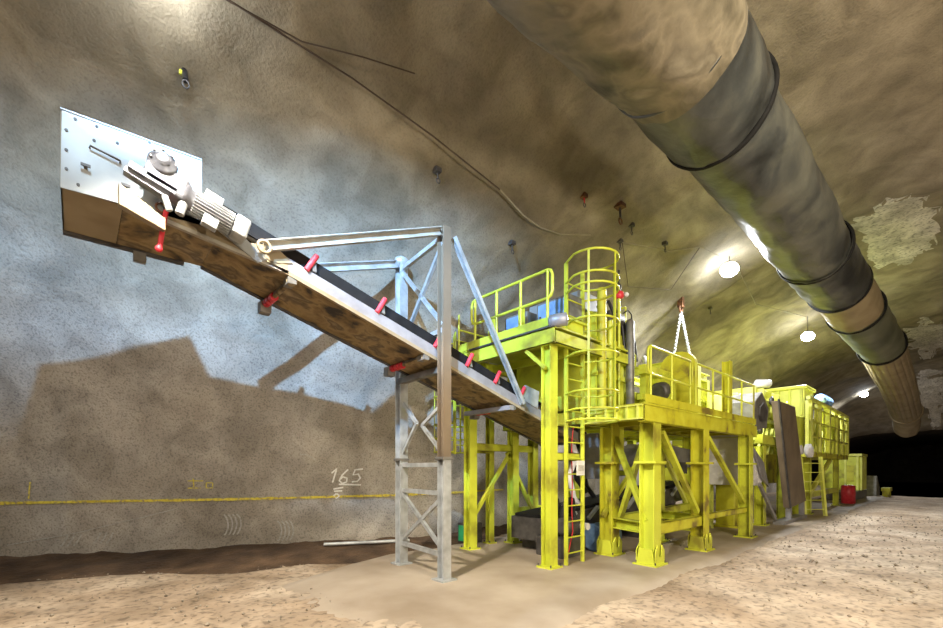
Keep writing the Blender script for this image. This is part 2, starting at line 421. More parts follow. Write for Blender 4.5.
duct_piece(16.0, 20.5, .62, .60, 'duct_green', 'greenish grey section', .03)
duct_piece(20.4, 33.0, .60, .62, 'duct_pale', 'pleated tan section', .012, pleat=18, n=144)
duct_piece(32.9, 37, .59, .57, 'duct_pale', 'smooth tan end section', .04)
def ring(u, r, w, mat, lab):
    b = B(); c = dctr(u); n = 48
    pts = [c + V3((.03*noise.noise(V3((math.cos(a)*2, math.sin(a)*2, u))), r*math.cos(a), r*math.sin(a))) for a in [2*math.pi*i/n for i in range(n)]]
    b.tube(pts, w, 8, True); b.build('clamp_band', mat, duct, lab)
ring(6.08, .64, .04, 'rubber', 'torn black band'); ring(11.5, .645, .03, 'rubber', None); ring(13.95, .63, .03, 'rubber', None)
ring(16.1, .63, .035, 'rubber', None); ring(20.45, .62, .04, 'rubber', None); ring(33, .63, .05, 'duct_pale', None); ring(4.75, .67, .018, 'duct_dark', None)
b = B(); b.tube([dctr(u) + V3((0, .62 + .2*max(0,min(1,(4.9-u)/1.8)), -.10)) for u in [2.2+.5*i for i in range(48)]], [.022+.03*max(0,min(1,(6.2-u)/3)) for u in [2.2+.5*i for i in range(48)]], 8); b.build('edge_rope', 'strap_white', duct, 'pale rope along the left edge')
b = B(); 
for a in (-3, -1, 1, 3, 5, 7): b.box(a-.05, a+.05, 2.83, 2.87, 6.35, 6.6)
for i in range(0, 6):
    u = 6.5*i + 2.6
    for s in (.2,):
        c = dctr(u); y = c.y + s; p = (u, y, c.z+.5); q = (u, y, ceil_z(u, y)+.05)
        h = B(); h.cyl(p, q, .008, n=5); h.build('hanger_wire', 'dark_steel', duct) 

# ------------------------------------------------------------------ cables and rock bolts
def cable(name, pts, r, mat, label, cat='cable', sag=0, group=None):
    out = []
    for (p, q) in zip(pts, pts[1:]):
        for i in range(8):
            t = i/8; c = V3(p).lerp(V3(q), t); c.z -= sag*4*t*(1-t); out.append(c)
    out.append(V3(pts[-1])); o = B().tube(out, r, 6).build(name, mat); tag(o, label, cat, group); return o
def cp(u, v, d=.05): return (u, v, ceil_z(u, v) - d)
cable('ceiling_cable', [cp(-1,5.5,.12), cp(1.29,5.47,.1), cp(2.68,5.3,.1), cp(3.91,5.22,.1), cp(5.34,5.21,.08)], .011, 'cable', 'long dark cable strung along the roof from the upper left')
cable('ceiling_cable', [cp(5.34,5.21,.08), cp(6.0,5.28,.13), cp(6.53,5.30,.12), cp(7.1,5.26,.10), cp(7.9,5.1,.05)], .013, 'cable_pale', 'pale drooping end of the cable above the platform railing')
cable('ceiling_cable', [cp(1.25,5.5,.08), cp(2.04,5.33,.1), cp(2.7,5.05,.1), cp(3.36,4.86,.03)], .008, 'cable', 'thin loose wire beside the long roof cable')
cable('ceiling_cable', [cp(8.9,4.95,.06), cp(9.6,4.75,.12), cp(10.4,4.6,.12), cp(11.3,4.24,.05)], .012, 'cable_pale', 'light cable on the roof left of the nearest lamp')
cable('ceiling_cable', [cp(8.9,4.95,.06), cp(9.8,5.3,.5), cp(11.2,4.9,.6), cp(11.3,4.24,.05)], .008, 'cable', 'slack dark cable loop hanging left of the nearest lamp')
cable('ceiling_cable', [cp(11.3,4.24,.05), cp(12.0,4.1,.15), cp(12.7,4.05,.1)], .01, 'cable_pale', 'short feed wire running into the nearest lamp')
cable('ceiling_cable', [cp(13.0,4.0,.1), cp(17,4.6,.3), cp(21.3,4.05,.1)], .014, 'cable_pale', 'wire strung between the first and second lamps')
def bolt(u, v, label, red=False, big=False):
    z = ceil_z(u, v) + .06; t = thing('rock_bolt', label, 'rock bolt', (u, v, z), 'rock bolts in the roof')
    k = 1.2 if big else .75
    B().box(u-.07*k, u+.07*k, v-.07*k, v+.07*k, z-.10, z-.03).build('washer_plate', 'rust' if red or big else 'dark_steel', t)
    B().cyl((u,v,z-.05), (u+.02,v,z-.26*k), .018*k, n=8).build('bolt_end', 'red' if red else 'dark_steel', t)
    B().tube([(u+.02+.05*k*math.cos(a), v, z-.3*k+.05*k*math.sin(a)) for a in [i*math.pi/5 for i in range(10)]], .012*k, 6, True).build('hook_ring', 'rust' if big else 'dark_steel', t)
bolt(4.28, 5.57, 'small hooked bolt under the roof, right of the long cable'); bolt(7.01, 4.67, 'red hooked bolt in the roof above the caged ladder', red=True)
bolt(8.02, 4.51, 'large rusty bolt with hook, between red bolt and duct', big=True); bolt(8.75, 4.66, 'small dark bolt just right of the rusty bolt')
bolt(8.85, 4.98, 'dark bolt where the two roof cables meet'); bolt(6.24, 5.77, 'small dark bolt above the platform railing')
bolt(10.2, 4.6, 'bolt under the light roof cable near the nearest lamp'); bolt(15.8, 5.6, 'small bolt in roof between first and second lamps')
t = thing('wall_anchor', 'black anchor with yellow tag high on the upper left rock', 'anchor', (1.01, 6.49, 6.6))
p = V3((1.01, 6.49, ceil_z(1.01,6.49)))
B().cyl(p+V3((0,0,.1)), p+V3((0,-.1,-.12)), .035, n=10).build('anchor_body', 'black_hose', t)
B().tube([p+V3((.035*math.cos(a), -.11, -.17+.05*math.sin(a))) for a in [i*math.pi/6 for i in range(12)]], .01, 6, True).build('ring', 'dark_steel', t)
B().box(p.x-.06, p.x-.02, p.y-.06, p.y-.03, p.z-.03, p.z+.02).build('tag', 'yellow', t, 'yellow tag')

# ------------------------------------------------------------------ lamps in the roof
def lamp(u, v, label, power, z=None, col=(.93,.97,1)):
    z = z or ceil_z(u, v) - .3
    t = thing('tunnel_lamp', label, 'lamp', (u, v, z), 'round lamps along the tunnel roof')
    B().lathe([(0,.03),(.03,.1),(.1,.12),(.12,.11)], (u,v,z+.22), (0,0,-1), 20).build('housing', 'dark_steel', t)
    B().ball((u,v,z), .22, 16, 12, sc=(1,1,.8)).build('lens', 'lamp_glass', t)
    B().cyl((u,v,z+.2), (u,v,ceil_z(u,v)+.02), .012, n=6).build('drop_rod', 'dark_steel', t)
    ld = bpy.data.lights.new('lamp_light', 'SPOT'); ld.spot_size = math.radians(172); ld.spot_blend = .35; ld.energy = power*4.2; ld.color = col; ld.shadow_soft_size = .25
    lo = bpy.data.objects.new('lamp_light', ld); COL.objects.link(lo); lo.location = (u, v, z-.32)
    return t
lamp(12.75, 4.05, 'nearest and brightest round lamp under the tunnel roof', 450, 6.95)
lamp(21.5, 4.03, 'middle of the three roof lamps, beside the duct', 600, 6.95)
lamp(.55, 5.5, 'lamp on the roof just above the upper left edge', 30, 7.0, (.55,.75,1))
lamp(41.0, 4.5, 'farthest and smallest roof lamp above the far machine', 320, 6.9)

# ------------------------------------------------------------------ small builders for steelwork
def leg(root, u, v, z0, z1, s=.2, mat='yellow', name='leg', prof='i', lab=None, foot=True, joint=None):
    b = B()
    if prof == 'i': b.ibeam((u,v,z0), (u,v,z1), s, s, .018, up=(0,1,0))
    else: b.box(u-s/2, u+s/2, v-s/2, v+s/2, z0, z1)
    if foot: b.box(u-s*.8, u+s*.8, v-s*.8, v+s*.8, z0-.0, z0+.03)
    if joint: b.box(u-s*.75, u+s*.75, v-s*.75, v+s*.75, joint-.02, joint+.02)
    o = b.build(name, mat, root, lab)
    if foot:
        for sx in (-1,1):
            for sy in (-1,1): B().cyl((u+sx*s*.65, v+sy*s*.65, z0+.02), (u+sx*s*.65, v+sy*s*.65, z0+.07), .014, n=6).build('anchor_bolt', 'dark_steel', o)
    return o
def railing(root, pts, z0, heights, r=.024, step=None, mat='yellow', round_ends=False, name='railing'):
    """pts plan polyline with deck height z0; heights of rails above z0"""
    b = B(); top = max(heights)
    for h in heights:
        P = [V3((p[0], p[1], z0+h)) for p in pts]; b.tube(P, r, 8)
    if round_ends:
        for i in (0, -1):
            p = V3((pts[i][0], pts[i][1], 0)); q = V3((pts[i+(1 if i == 0 else -1)][0], pts[i+(1 if i == 0 else -1)][1], 0)); d = (p-q).normalized()
            hs = sorted(heights)[-2:]
            b.tube([p+V3((0,0,z0+hs[1])), p+d*.07+V3((0,0,z0+hs[1]-.03)), p+d*.1+V3((0,0,z0+hs[1]-.1)), p+d*.1+V3((0,0,z0+hs[0]+.1)), p+d*.07+V3((0,0,z0+hs[0]+.03)), p+V3((0,0,z0+hs[0]))], r, 8)
    R = b.build(name, mat, root)
    for (p, q) in zip(pts, pts[1:]):
        L = math.hypot(q[0]-p[0], q[1]-p[1]); n = max(1, round(L/(step or 1)))
        for i in range(n+1):
            if i == 0 and p is not pts[0]: continue
            x = p[0]+(q[0]-p[0])*i/n; y = p[1]+(q[1]-p[1])*i/n
            B().cyl((x,y,z0-.05), (x,y,z0+top), r*.95, n=8).build('railing_post', mat, R)
    return R
def ladder(root, p, q, width_dir, w, z0, z1, pitch=.28, mat='yellow', rail=(.07,.03)):
    """stiles from p (bottom) to q (top) centreline, rungs between"""
    wd = V3(width_dir).normalized()*w/2; p = V3(p); q = V3(q)
    for s in (-1, 1): B().beam(p+wd*s, q+wd*s, rail[1], rail[0], up=wd.cross(V3((0,0,1)))).build('stile', mat, root)
    L = (q-p).length; n = int(L/pitch)
    for i in range(1, n+1):
        c = p + (q-p)*(i*pitch/L - .3*pitch/L)
        B().cyl(c-wd, c+wd, .013, n=8).build('rung', mat, root)

# ------------------------------------------------------------------ upper platform
Y0 = .045
up = thing('upper_platform', 'tall yellow steel platform with railing over the lower end of the conveyor', 'platform', (7.3, 5.8, Y0))
leg(up, 6.05, 4.72, Y0, 3.84, .2); leg(up, 6.2, 6.92, Y0, 3.84, .2)
leg(up, 8.3, 4.72, Y0+1.9, 3.84, .18, foot=False)
leg(up, 8.27, 6.95, Y0, 3.84, .18)
leg(up, 7.0, 7.15, Y0, 3.0, .14); leg(up, 7.45, 6.85, Y0, 3.84, .19)
def ub(name, p, q, w, h, mat='yellow', kind='c', side=1, root=up):
    b = B(); (b.channel(p,q,w,h,.014,side) if kind == 'c' else b.ibeam(p,q,w,h)) if kind != 'b' else b.beam(p,q,w,h)
    return b.build(name, mat, root)
ub('deck_beam', (5.95,4.5,3.97), (5.95,7.05,3.97), .1, .26, side=-1)
ub('deck_beam', (8.6,4.5,3.97), (8.6,7.05,3.97), .1, .26)
ub('deck_beam', (5.95,4.55,3.95), (8.6,4.55,3.95), .1, .22); ub('deck_beam', (5.95,7.0,3.95), (8.6,7.0,3.95), .1, .22)
ub('cross_beam', (6.9,4.6,3.92), (6.9,7.0,3.92), .08, .16, kind='i'); ub('cross_beam', (7.8,4.6,3.92), (7.8,7.0,3.92), .08, .16, kind='i')
B().box(5.92, 8.6, 4.5, 7.05, 4.1, 4.13).build('deck_plate', 'yellow', up)
ub('toe_board', (5.93,4.55,4.22), (5.93,7.0,4.22), .015, .16, kind='b')
ub('toe_board', (5.88,4.55,4.115), (5.88,6.6,4.115), .03, .03, mat='dark_steel', kind='b')
railing(up, [(5.95,4.68),(5.95,6.5)], 4.13, (.98,.5), step=.62, round_ends=True, r=.027)
railing(up, [(8.55,4.68),(8.55,7.0),(5.95,7.0)], 4.13, (.98,.5), step=.8, r=.02)
b = B()
for p, q in (((5.95,4.72,3.45),(5.95,5.15,3.82)),((6.2,6.92,3.4),(6.2,6.4,3.82))): B().beam(p, q, .06, .06).build('knee_brace', 'yellow', up)

# lower steelwork between the far posts
ub('tie_beam', (6.2,6.92,2.2), (8.27,6.95,2.2), .1, .16); ub('tie_beam', (6.2,6.92,2.15), (7.0,7.15,2.15), .1, .16)
B().beam((6.25,6.9,.7), (7.4,6.9,2.1), .07, .07).build('brace', 'yellow', up)
B().beam((7.3,6.9,2.1), (8.2,6.9,.7), .07, .07).build('brace', 'yellow', up)
B().beam((7.5,6.95,.75), (8.9,6.95,.75), .1, .16).build('tie_beam', 'yellow', up)
ub('tie_beam', (6.05,4.72,1.95), (6.9,4.72,1.95), .07, .14)
# stray bits on deck
b = B(); b.lathe([(0,.05),(.02,.1),(.1,.11),(.3,.11),(.32,.06)], (5.9,4.62,4.2), (.5,-1,.05), 18)
tag(origin(b.build('canister', 'light_steel'), (5.9,4.62,4.13)), 'pale grey round canister on the front corner of the upper platform', 'canister')

# near caged ladder
def caged(name, label, lu, lv, z0, z1, hoops, out, rad, group):
    t = thing(name, label, 'ladder', (lu, lv, z0), group)
    ladder(t, (lu,lv,z0), (lu,lv,z1), (1,0,0), .50, z0, z1)
    cu, cv = lu, lv + out*.38; A = []
    for i in range(13): A.append(math.pi*(-.08 + 1.16*i/12))
    def cage_pt(a, z): return V3((cu + rad*math.cos(a)*1.08, cv + out*rad*1.05*math.sin(a), z))
    for z in hoops:
        P = [V3((lu+.25, lv, z))] + [cage_pt(a, z) for a in A] + [V3((lu-.25, lv, z))]
        B().tube(P, .019, 6).build('hoop', 'yellow', t)
    for k in (2.2, 6, 9.8):
        a = math.pi*(-.08+1.16*k/12)
        B().beam(cage_pt(a, min(hoops)), cage_pt(a, max(hoops)), .035, .014, up=(math.cos(a), out*math.sin(a), 0)).build('cage_bar', 'yellow', t)
    return t
caged('caged_ladder', 'near caged yellow ladder beside the tall front post', 6.64, 4.62, Y0, 5.34, (5.34,4.98,4.80,4.24,3.68,3.04,2.74,2.56), -1, .40, 'caged ladders')
caged('caged_ladder', 'caged yellow ladder at the far wall side of the upper platform', 6.25, 7.2, Y0+2.0, 5.0, (5.0,4.7,4.4,4.0,3.3,2.7,2.4,2.1), 1, .38, 'caged ladders')
b = B().box(6.55, 6.78, 4.50, 4.515, 1.62, 1.88); s_ = b.build('warning_sign', 'sign'); tag(origin(s_, (6.66,4.5,1.62)), 'small white notice plate hung on the rungs of the near ladder', 'sign')
B().box(6.585,6.745,4.494,4.4995,1.70,1.80).build('sign_print', 'scrape', s_)
o = B().tube([(6.72,4.7,2.5),(6.74,4.75,2.2),(6.70,4.72,1.9),(6.76,4.75,1.5),(6.70,4.72,1.0),(6.73,4.72,.6),(6.75,4.85,.1)], .011, 8).build('power_cable', 'red')
tag(o, 'red cable hanging down behind the near ladder', 'cable')

# ------------------------------------------------------------------ lower platform
lp = thing('lower_platform', 'yellow walkway platform on braced legs, right of the caged ladder', 'platform', (10, 5, Y0))
front = [(7.58,3.68),(9.7,3.64),(12.35,3.56)]
for i, (a, c) in enumerate(front):
    leg(lp, a, c, Y0, 2.55, .27 if i < 2 else .26, 'yellow' if i != 1 else 'yellow_worn', prof='b' if False else 'i', joint=1.85)
for a, c in ((7.88,4.66),(10.1,4.75),(12.6,5.0)): leg(lp, a, c, Y0, 2.6, .27, 'yellow_worn' if a < 9 else 'yellow', joint=1.85)
for a, c in ((9.6,6.7),(12.6,6.7)): leg(lp, a, c, Y0, 2.6, .2)
for a, c in front[:2] + [(7.88,4.66)]:
    b = B()
    for s in (-1, 1):
        b.prism([(a-.17, c+s*.16, Y0), (a+.17, c+s*.16, Y0), (a+.17, c+s*.16, .30), (a+.08, c+s*.16, .40), (a+.05, c+s*.16, .2), (a-.05, c+s*.16, .2), (a-.08, c+s*.16, .40), (a-.17, c+s*.16, .30)], (0, s*.02, 0))
        b.prism([(a+s*.16, c-.17, Y0), (a+s*.16, c+.17, Y0), (a+s*.16, c+.12, .34), (a+s*.16, c-.12, .34)], (s*.02, 0, 0))
    b.box(a-.22, a+.22, c-.22, c+.22, Y0, Y0+.025)
    b.build('leg_shoe', 'yellow', lp)
ub('deck_beam', (7.1,3.6,2.68), (12.95,3.55,2.68), .14, .28, mat='yellow_worn', kind='c', root=lp, side=1)
ub('deck_beam', (7.1,4.7,2.68), (12.95,4.7,2.68), .12, .26, root=lp)
ub('deck_beam', (7.2,6.7,2.68), (12.95,6.7,2.68), .12, .26, root=lp)
ub('end_beam', (7.12,3.55,2.70), (7.12,6.8,2.70), .12, .26, root=lp, side=-1)
for a in (8.2,9.2,10.2,11.2,12.2): ub('cross_beam', (a,3.6,2.66), (a,6.7,2.66), .08, .16, kind='i', root=lp, mat='yellow_worn')
ub('end_beam', (12.95,3.55,2.68), (12.95,6.8,2.68), .12, .26, root=lp)
b = B()
for k in range(5): b.box(7.03, 7.065, 3.62+k*.2, 3.655+k*.2, 2.60, 2.80)
b.box(7.02,7.06,3.55,4.7,2.575,2.60); b.box(7.02,7.06,3.55,4.7,2.80,2.825)
b.build('stiffener', 'yellow_pale', lp)
B().box(7.08, 12.95, 3.52, 4.75, 2.82, 2.85).build('walkway_grating', 'yellow_worn', lp)
ub('kick_plate', (7.1,3.53,2.93), (12.95,3.50,2.93), .012, .14, kind='b', mat='yellow_worn', root=lp)
railing(lp, [(7.35,3.56),(9.0,3.56)], 2.85, (1.0,.52), r=.022, step=.82, round_ends=True)
railing(lp, [(9.25,3.55),(12.85,3.52)], 2.85, (1.0,.52), r=.022, step=.9)
b = B()
for p, q in (((7.9,3.62,2.4),(9.5,3.62,.85)), ((7.75,3.85,2.35),(8.0,4.5,.75)), ((7.6,3.75,.8),(7.9,4.55,2.35)), ((9.85,3.64,.8),(10.1,4.6,2.3)), ((10.0,3.6,2.4),(12.2,3.56,.9))):
    B().beam(p, q, .09, .09).build('brace', 'yellow', lp)
B().beam((7.7,4.7,.8), (9.9,4.75,2.4), .08, .08).build('brace', 'yellow', lp)
B().beam((10.2,4.8,2.4), (12.4,5.0,.8), .08, .08).build('brace', 'yellow_pale', lp)
ub('tie_beam', (7.7,3.66,.66), (9.6,3.64,.66), .16, .2, root=lp, mat='yellow_worn'); ub('tie_beam', (7.6,3.8,.68), (7.86,4.55,.68), .14, .2, root=lp)
ub('tie_beam', (9.8,3.7,.68), (10.1,4.7,.68), .12, .18, root=lp); ub('tie_beam', (7.88,4.66,.70), (12.6,5.0,.70), .14, .18, root=lp)
ub('tie_beam', (9.7,3.62,.72), (12.3,3.56,.72), .1, .12, root=lp, mat='yellow_worn')
leg(lp, 11.24, 3.62, 2.85, 4.22, .17, 'yellow_worn', name='upright', foot=False)
ub('tie_beam', (9.6,6.7,1.6), (12.6,6.7,1.6), .1, .16, root=lp)

# ------------------------------------------------------------------ screening machine standing on the platforms
sm = thing('screening_machine', 'bulky yellow ribbed machine body between the two platforms', 'machine', (8.2, 5.6, 2.85))
b = B(); b.prism([(7.3,4.72,2.9),(8.55,4.72,2.9),(8.75,4.72,3.6),(8.5,4.72,4.45),(7.75,4.72,4.85),(7.3,4.72,4.75)], (0,1.9,0)); b.build('body', 'yellow', sm, bevel=.03)
for a in (7.36, 7.62, 7.95, 8.3): B().box(a-.035, a+.035, 4.62, 4.74, 2.9, 4.7 - (.25 if a > 8.2 else 0)).build('rib', 'yellow', sm)
B().beam((7.3,4.64,3.55), (8.7,4.64,3.55), .1, .09).build('rib', 'yellow', sm); B().beam((7.3,4.64,4.2), (8.6,4.64,4.2), .1, .09).build('rib', 'yellow_worn', sm)
B().cyl((7.42,4.55,2.86), (7.42,4.55,5.15), .085, n=16).build('column', 'yellow_worn', sm); B().cyl((7.72,4.55,2.86), (7.72,4.55,4.6), .06, n=14).build('column', 'yellow', sm)
B().box(8.0,8.2,4.60,4.71,3.75,3.98).build('opening_cover', 'black_hose', sm, 'black square opening')
b = B()
for k in range(7): b.box(7.4+k*.18, 7.5+k*.18, 5.0, 6.3, 4.75-.02*k, 4.95-.05*k)
b.build('top_fins', 'galvanised_dull', sm)
B().box(7.25,7.9,4.9,6.2,4.85,5.2).build('top_housing', 'white_panel', sm, 'pale blue-grey housing on top', bevel=.02)
b = B()
for k in range(4): b.tube([(7.6+.25*k,4.75,4.9-.08*k),(7.85+.25*k,4.66,5.05-.1*k),(8.05+.25*k,4.62,4.75-.12*k),(8.1+.25*k,4.6,4.3-.1*k)], .035, 8)
b.build('hose', 'black_hose', sm, 'black hydraulic hoses')
b = B(); b.box(7.9,8.5,4.65,5.1,4.5,4.9); b.cyl((8.0,4.7,4.75),(8.3,4.7,4.75),.14); b.build('drive_unit', 'dark_steel', sm, 'dark drive unit', bevel=.02)
# motors inside upper platform, behind the railing
for a, c, w, l in ((6.5,5.0,.5,.75),(6.6,6.0,.5,.6)):
    t = thing('control_cabinet', 'blue-grey cabinet behind railing, nearer the ladder' if c < 5.5 else 'blue-grey cabinet behind railing, further from the ladder', 'cabinet', (a,c,4.13))
    B().box(a, a+w, c-l/2, c+l/2, 4.14, 4.85).build('body', 'galvanised_dull', t, bevel=.02); B().box(a-.012, a, c-l/2+.05, c+l/2-.05, 4.2, 4.8).build('door', 'blue', t)
    B().box(a-.035, a-.012, c+l/2-.12, c+l/2-.09, 4.45, 4.58).build('handle', 'dark_steel', t)
t = thing('feed_box', 'yellow slotted box standing behind the upper railing near the ladder', 'machine box', (6.35,5.0,4.13))
b = B(); b.box(6.2,7.0,4.6,5.5,4.14,4.36); b.box(6.15,7.05,4.55,5.55,4.34,4.38); b.build('body', 'yellow', t)
for k in range(6): B().box(6.17,6.2,4.65+.15*k,4.7+.15*k,4.15,4.34).build('rib', 'yellow_worn', t)
for c in (5.62, 6.42):
    B().ibeam((6.35,c,4.13),(6.35,c,4.80),.09,.09,.012,up=(0,1,0)).build('upright', 'yellow', t)
# cylinder standing right of the cage
o = B().lathe([(0,.07),(.02,.085),(1.85,.085),(1.9,.06),(1.92,.03)], (8.4,4.5,2.86), (0,0,1), 22).build('vertical_cylinder', 'galvanised_dull')
tag(origin(o, (8.4,4.5,2.86)), 'slate grey upright cylinder between caged ladder and lower railing', 'cylinder')
t = thing('beacon_lamp', 'red and white warning beacon on a thin pole right of the cage top', 'warning light', (8.05,4.55,2.86))
B().cyl((8.05,4.55,2.86),(8.05,4.55,5.15),.03,n=10).build('pole','yellow',t)
B().lathe([(0,.06),(.02,.09),(.12,.09),(.15,.05)],(8.05,4.55,5.12),(0,0,1)).build('lens','red',t)
B().lathe([(0,.05),(.12,.05),(.15,.02),(.42,.02)],(8.05,4.55,5.27),(0,0,1)).build('antenna','dark_steel',t)
B().ball((8.15,4.45,5.2),.05).build('bulb','bag_white',t)
o = B().tube([(8.3,4.6,4.9),(8.45,4.58,5.0),(8.6,4.58,4.95),(8.68,4.6,4.7),(8.7,4.6,4.3)],.014,6).build('curved_wire','black_hose'); tag(o,'thin black wire curving beside the warning beacon','cable')
# hopper with arched end
hp = thing('arched_hopper', 'yellow hopper with a rounded arch-topped end plate on the lower platform', 'hopper', (9.8,4.6,2.85))
arc = [(10.05,4.35,2.9),(10.05,4.95+.35,2.9)]
def archplate(u0, v0, v1, z0, zs, th, mat, name, parent):
    vm=(v0+v1)/2; r=(v1-v0)/2; P=[(u0,v0,z0),(u0,v1,z0)]+[(u0,vm+r*math.cos(a),zs+r*.8*math.sin(a)) for a in [math.pi*i/10 for i in range(11)]]
    return B().prism(P,(th,0,0)).build(name,mat,parent)
archplate(9.75,3.75,4.5,2.86,3.98,.14,'yellow_worn','arch_plate',hp); archplate(9.3,4.0,4.6,2.86,3.55,.1,'yellow','arch_plate',hp)
b = B(); b.box(8.6,9.75,4.55,5.3,2.86,3.35); b.build('bin','yellow',hp,bevel=.02)
B().beam((8.5,4.3,3.75),(9.9,4.3,3.75),.14,.18).build('side_beam','yellow',hp); B().beam((8.5,4.35,3.2),(9.8,4.35,3.2),.1,.12).build('side_beam','yellow',hp)
for a in (8.75,9.25,9.6): B().box(a-.07,a+.07,4.3,4.44,2.86,3.75).build('upright','yellow',hp)
B().lathe([(0,.16),(.02,.2),(.3,.2),(.32,.1)],(9.15,4.28,3.35),(.9,-.1,.2)).build('roller','dark_steel',hp)
b=B()
b.tube([(8.9,4.4,3.9),(9.2,4.6,4.15),(9.5,4.7,4.0)],.05,8); b.build('hose','bag_white',hp,'pale curled hose')
# steel frames behind, further along
fr = thing('drive_frame', 'bright yellow open steel frame behind the lower railing', 'machine frame', (12,5.2,2.85))
for a, c in ((10.6,4.7),(11.7,4.7),(12.9,4.7),(10.6,6.2),(12.9,6.2)): B().ibeam((a,c,2.86),(a,c,4.15),.16,.16,.016,up=(0,1,0)).build('upright','yellow_pale',fr)
for z in (4.2,3.45): B().ibeam((10.5,4.7,z),(13.0,4.7,z),.16,.2).build('beam','yellow_pale' if z>4 else 'yellow',fr); B().ibeam((10.6,6.2,z),(13,6.2,z),.16,.2).build('beam','yellow_pale',fr)
for a in (10.6,12.9): B().ibeam((a,4.7,4.2),(a,6.2,4.2),.16,.2).build('beam','yellow_pale',fr)
b=B(); b.box(11.0,12.6,4.9,6.0,2.86,3.3); b.build('gearbox','yellow_pale',fr,bevel=.03)
for a,c,m in ((11.1,4.86,'green'),(11.9,4.84,'green')): B().lathe([(0,.09),(.3,.09)],(a,c,3.42),(1,0,0)).build('green_roller',m,fr,'small green roller')
B().beam((11.8,4.5,2.9),(11.8,4.5,4.35),.26,.1,up=(0,1,0)).build('pale_panel','yellow_pale',fr)
b=B()
for k in range(5): b.box(11.0+k*.35,11.12+k*.35,4.78,4.9,3.3,3.36+.05*(k%2)+.3)
b.build('bracket','light_steel',fr)

# lifting chains from the roof
ch = thing('lifting_sling', 'pair of silver hanging sling cables with rusty hook above the hopper', 'sling', (13.0,5.4,6.5))
B().box(12.93,13.07,5.33,5.47,ceil_z(13,5.4)-.25,ceil_z(13,5.4)+.1).build('anchor_block','rust',ch)
B().tube([(13+.09*math.cos(a),5.4,6.35+.1*math.sin(a)) for a in [i*math.pi/6 for i in range(12)]],.03,6,True).build('hook','rust',ch)
for q in ((12.5,5.55,3.9),(12.95,5.0,4.25)):
    b=B(); p=V3((13.0,5.4,6.28)); q=V3(q); n=44
    for i in range(n):
        a=p.lerp(q,i/n); c=p.lerp(q,(i+.82)/n); b.beam(a,c,.075 if i%2 else .03,.03 if i%2 else .075)
    b.build('sling_cable','galvanised',ch)

# ------------------------------------------------------------------ the inclined conveyor
def zb(u): return 4.30 if u < 1.18 else 4.30 - .297*(u-1.18)
cv = thing('inclined_conveyor', 'long inclined belt conveyor with ochre stained underside rising to the upper left', 'conveyor', (4.2,5.93,3.4))
CU = [.95,1.18,2,3,4,5,6,7,7.9]; va, vb = 5.42, 6.45
b = B()
for a, c in zip([-.1,.35,1.18,2.05,2.9,4.0,5.1,6.2,7.1],[.35,1.18,2.05,2.9,4.0,5.1,6.2,7.1,7.9]):
    p = B(); p.hexa([(a,va+.03,zb(a)),(c-.006,va+.03,zb(c)),(c-.006,vb-.03,zb(c)),(a,vb-.03,zb(a)),(a,va+.03,zb(a)+.02),(c-.006,va+.03,zb(c)+.02),(c-.006,vb-.03,zb(c)+.02),(a,vb-.03,zb(a)+.02)])
    p.build('bottom_pan', 'tan_panel' if a < .3 else ('dark_steel' if .3 < a < .9 and False else 'pan'), cv, 'clean tan panel' if a < .3 else None)
def side(v, th, z0, z1, mat, name, u0=1.7, u1=7.9, lab=None):
    b = B(); b.prism([(u0,v,zb(u0)+z0),(u1,v,zb(u1)+z0),(u1,v,zb(u1)+z1),(u0,v,zb(u0)+z1)],(0,th,0)); return b.build(name, mat, cv, lab)
side(va-.015,.012,.0,.19,'light_steel','side_plate',1.75,7.9,'light grey side plate'); side(vb+.0,.02,.0,.25,'light_steel','side_plate',1.2,7.9)
side(va-.03,.05,-.02,.03,'tan_panel','edge_flange',1.18,7.9); side(vb-.06,.07,-.02,.03,'dark_steel','edge_flange',1.18,7.9,'dark lower flange')
side(va-.03,.05,-.01,.03,'strap_white','edge_flange',.35,1.9)
b = B().hexa([(-.1,vb-.02,zb(0)-.03),(1.0,vb-.02,zb(0)-.03),(1.0,vb+.04,zb(0)-.03),(-.1,vb+.04,zb(0)-.03),(-.1,vb-.02,zb(0)+.03),(1.0,vb-.02,zb(0)+.03),(1.0,vb+.04,zb(0)+.03),(-.1,vb+.04,zb(0)+.03)]); b.build('edge_flange','dark_steel',cv)
# stringers and belt
for v in (va+.1, vb-.1): 
    b = B(); b.prism([(1.1,v-.02,zb(1.1)+.22),(7.9,v-.02,zb(7.9)+.22),(7.9,v-.02,zb(7.9)+.3),(1.1,v-.02,zb(1.1)+.3)],(0,.04,0)); b.build('stringer','galvanised_dull',cv)
b = B()
def beltz(u): return zb(max(u,.9)) + .34 if u > .9 else 4.64
BU = [.35,.6,.9,1.18,2,3,4,5,6,7,7.9]; prof = [(-.44,.11),(-.30,.03),(-.12,-.03),(.12,-.03),(.30,.03),(.44,.11)]; vm = (va+vb)/2
vs = []
for u in BU:
    for (dv, dz) in prof: vs.append((u, vm+dv, beltz(u)+dz-.05))
    for (dv, dz) in reversed(prof): vs.append((u, vm+dv, beltz(u)+dz-.075))
n = 12; b.add(vs, [(i*n+j, i*n+(j+1)%n, (i+1)*n+(j+1)%n, (i+1)*n+j) for i in range(len(BU)-1) for j in range(n)], False); b.build('belt','rubber',cv,'black rubber belt')
b = B()
for v in (va+.05, vb-.05): b.prism([(1.2,v-.012,zb(1.2)+.22),(6.4,v-.012,zb(6.4)+.22),(6.4,v-.012,zb(6.4)+.35),(1.2,v-.012,zb(1.2)+.37)],(0,.024,0))
b.build('skirt_rubber','rubber',cv,'black rubber side skirts')
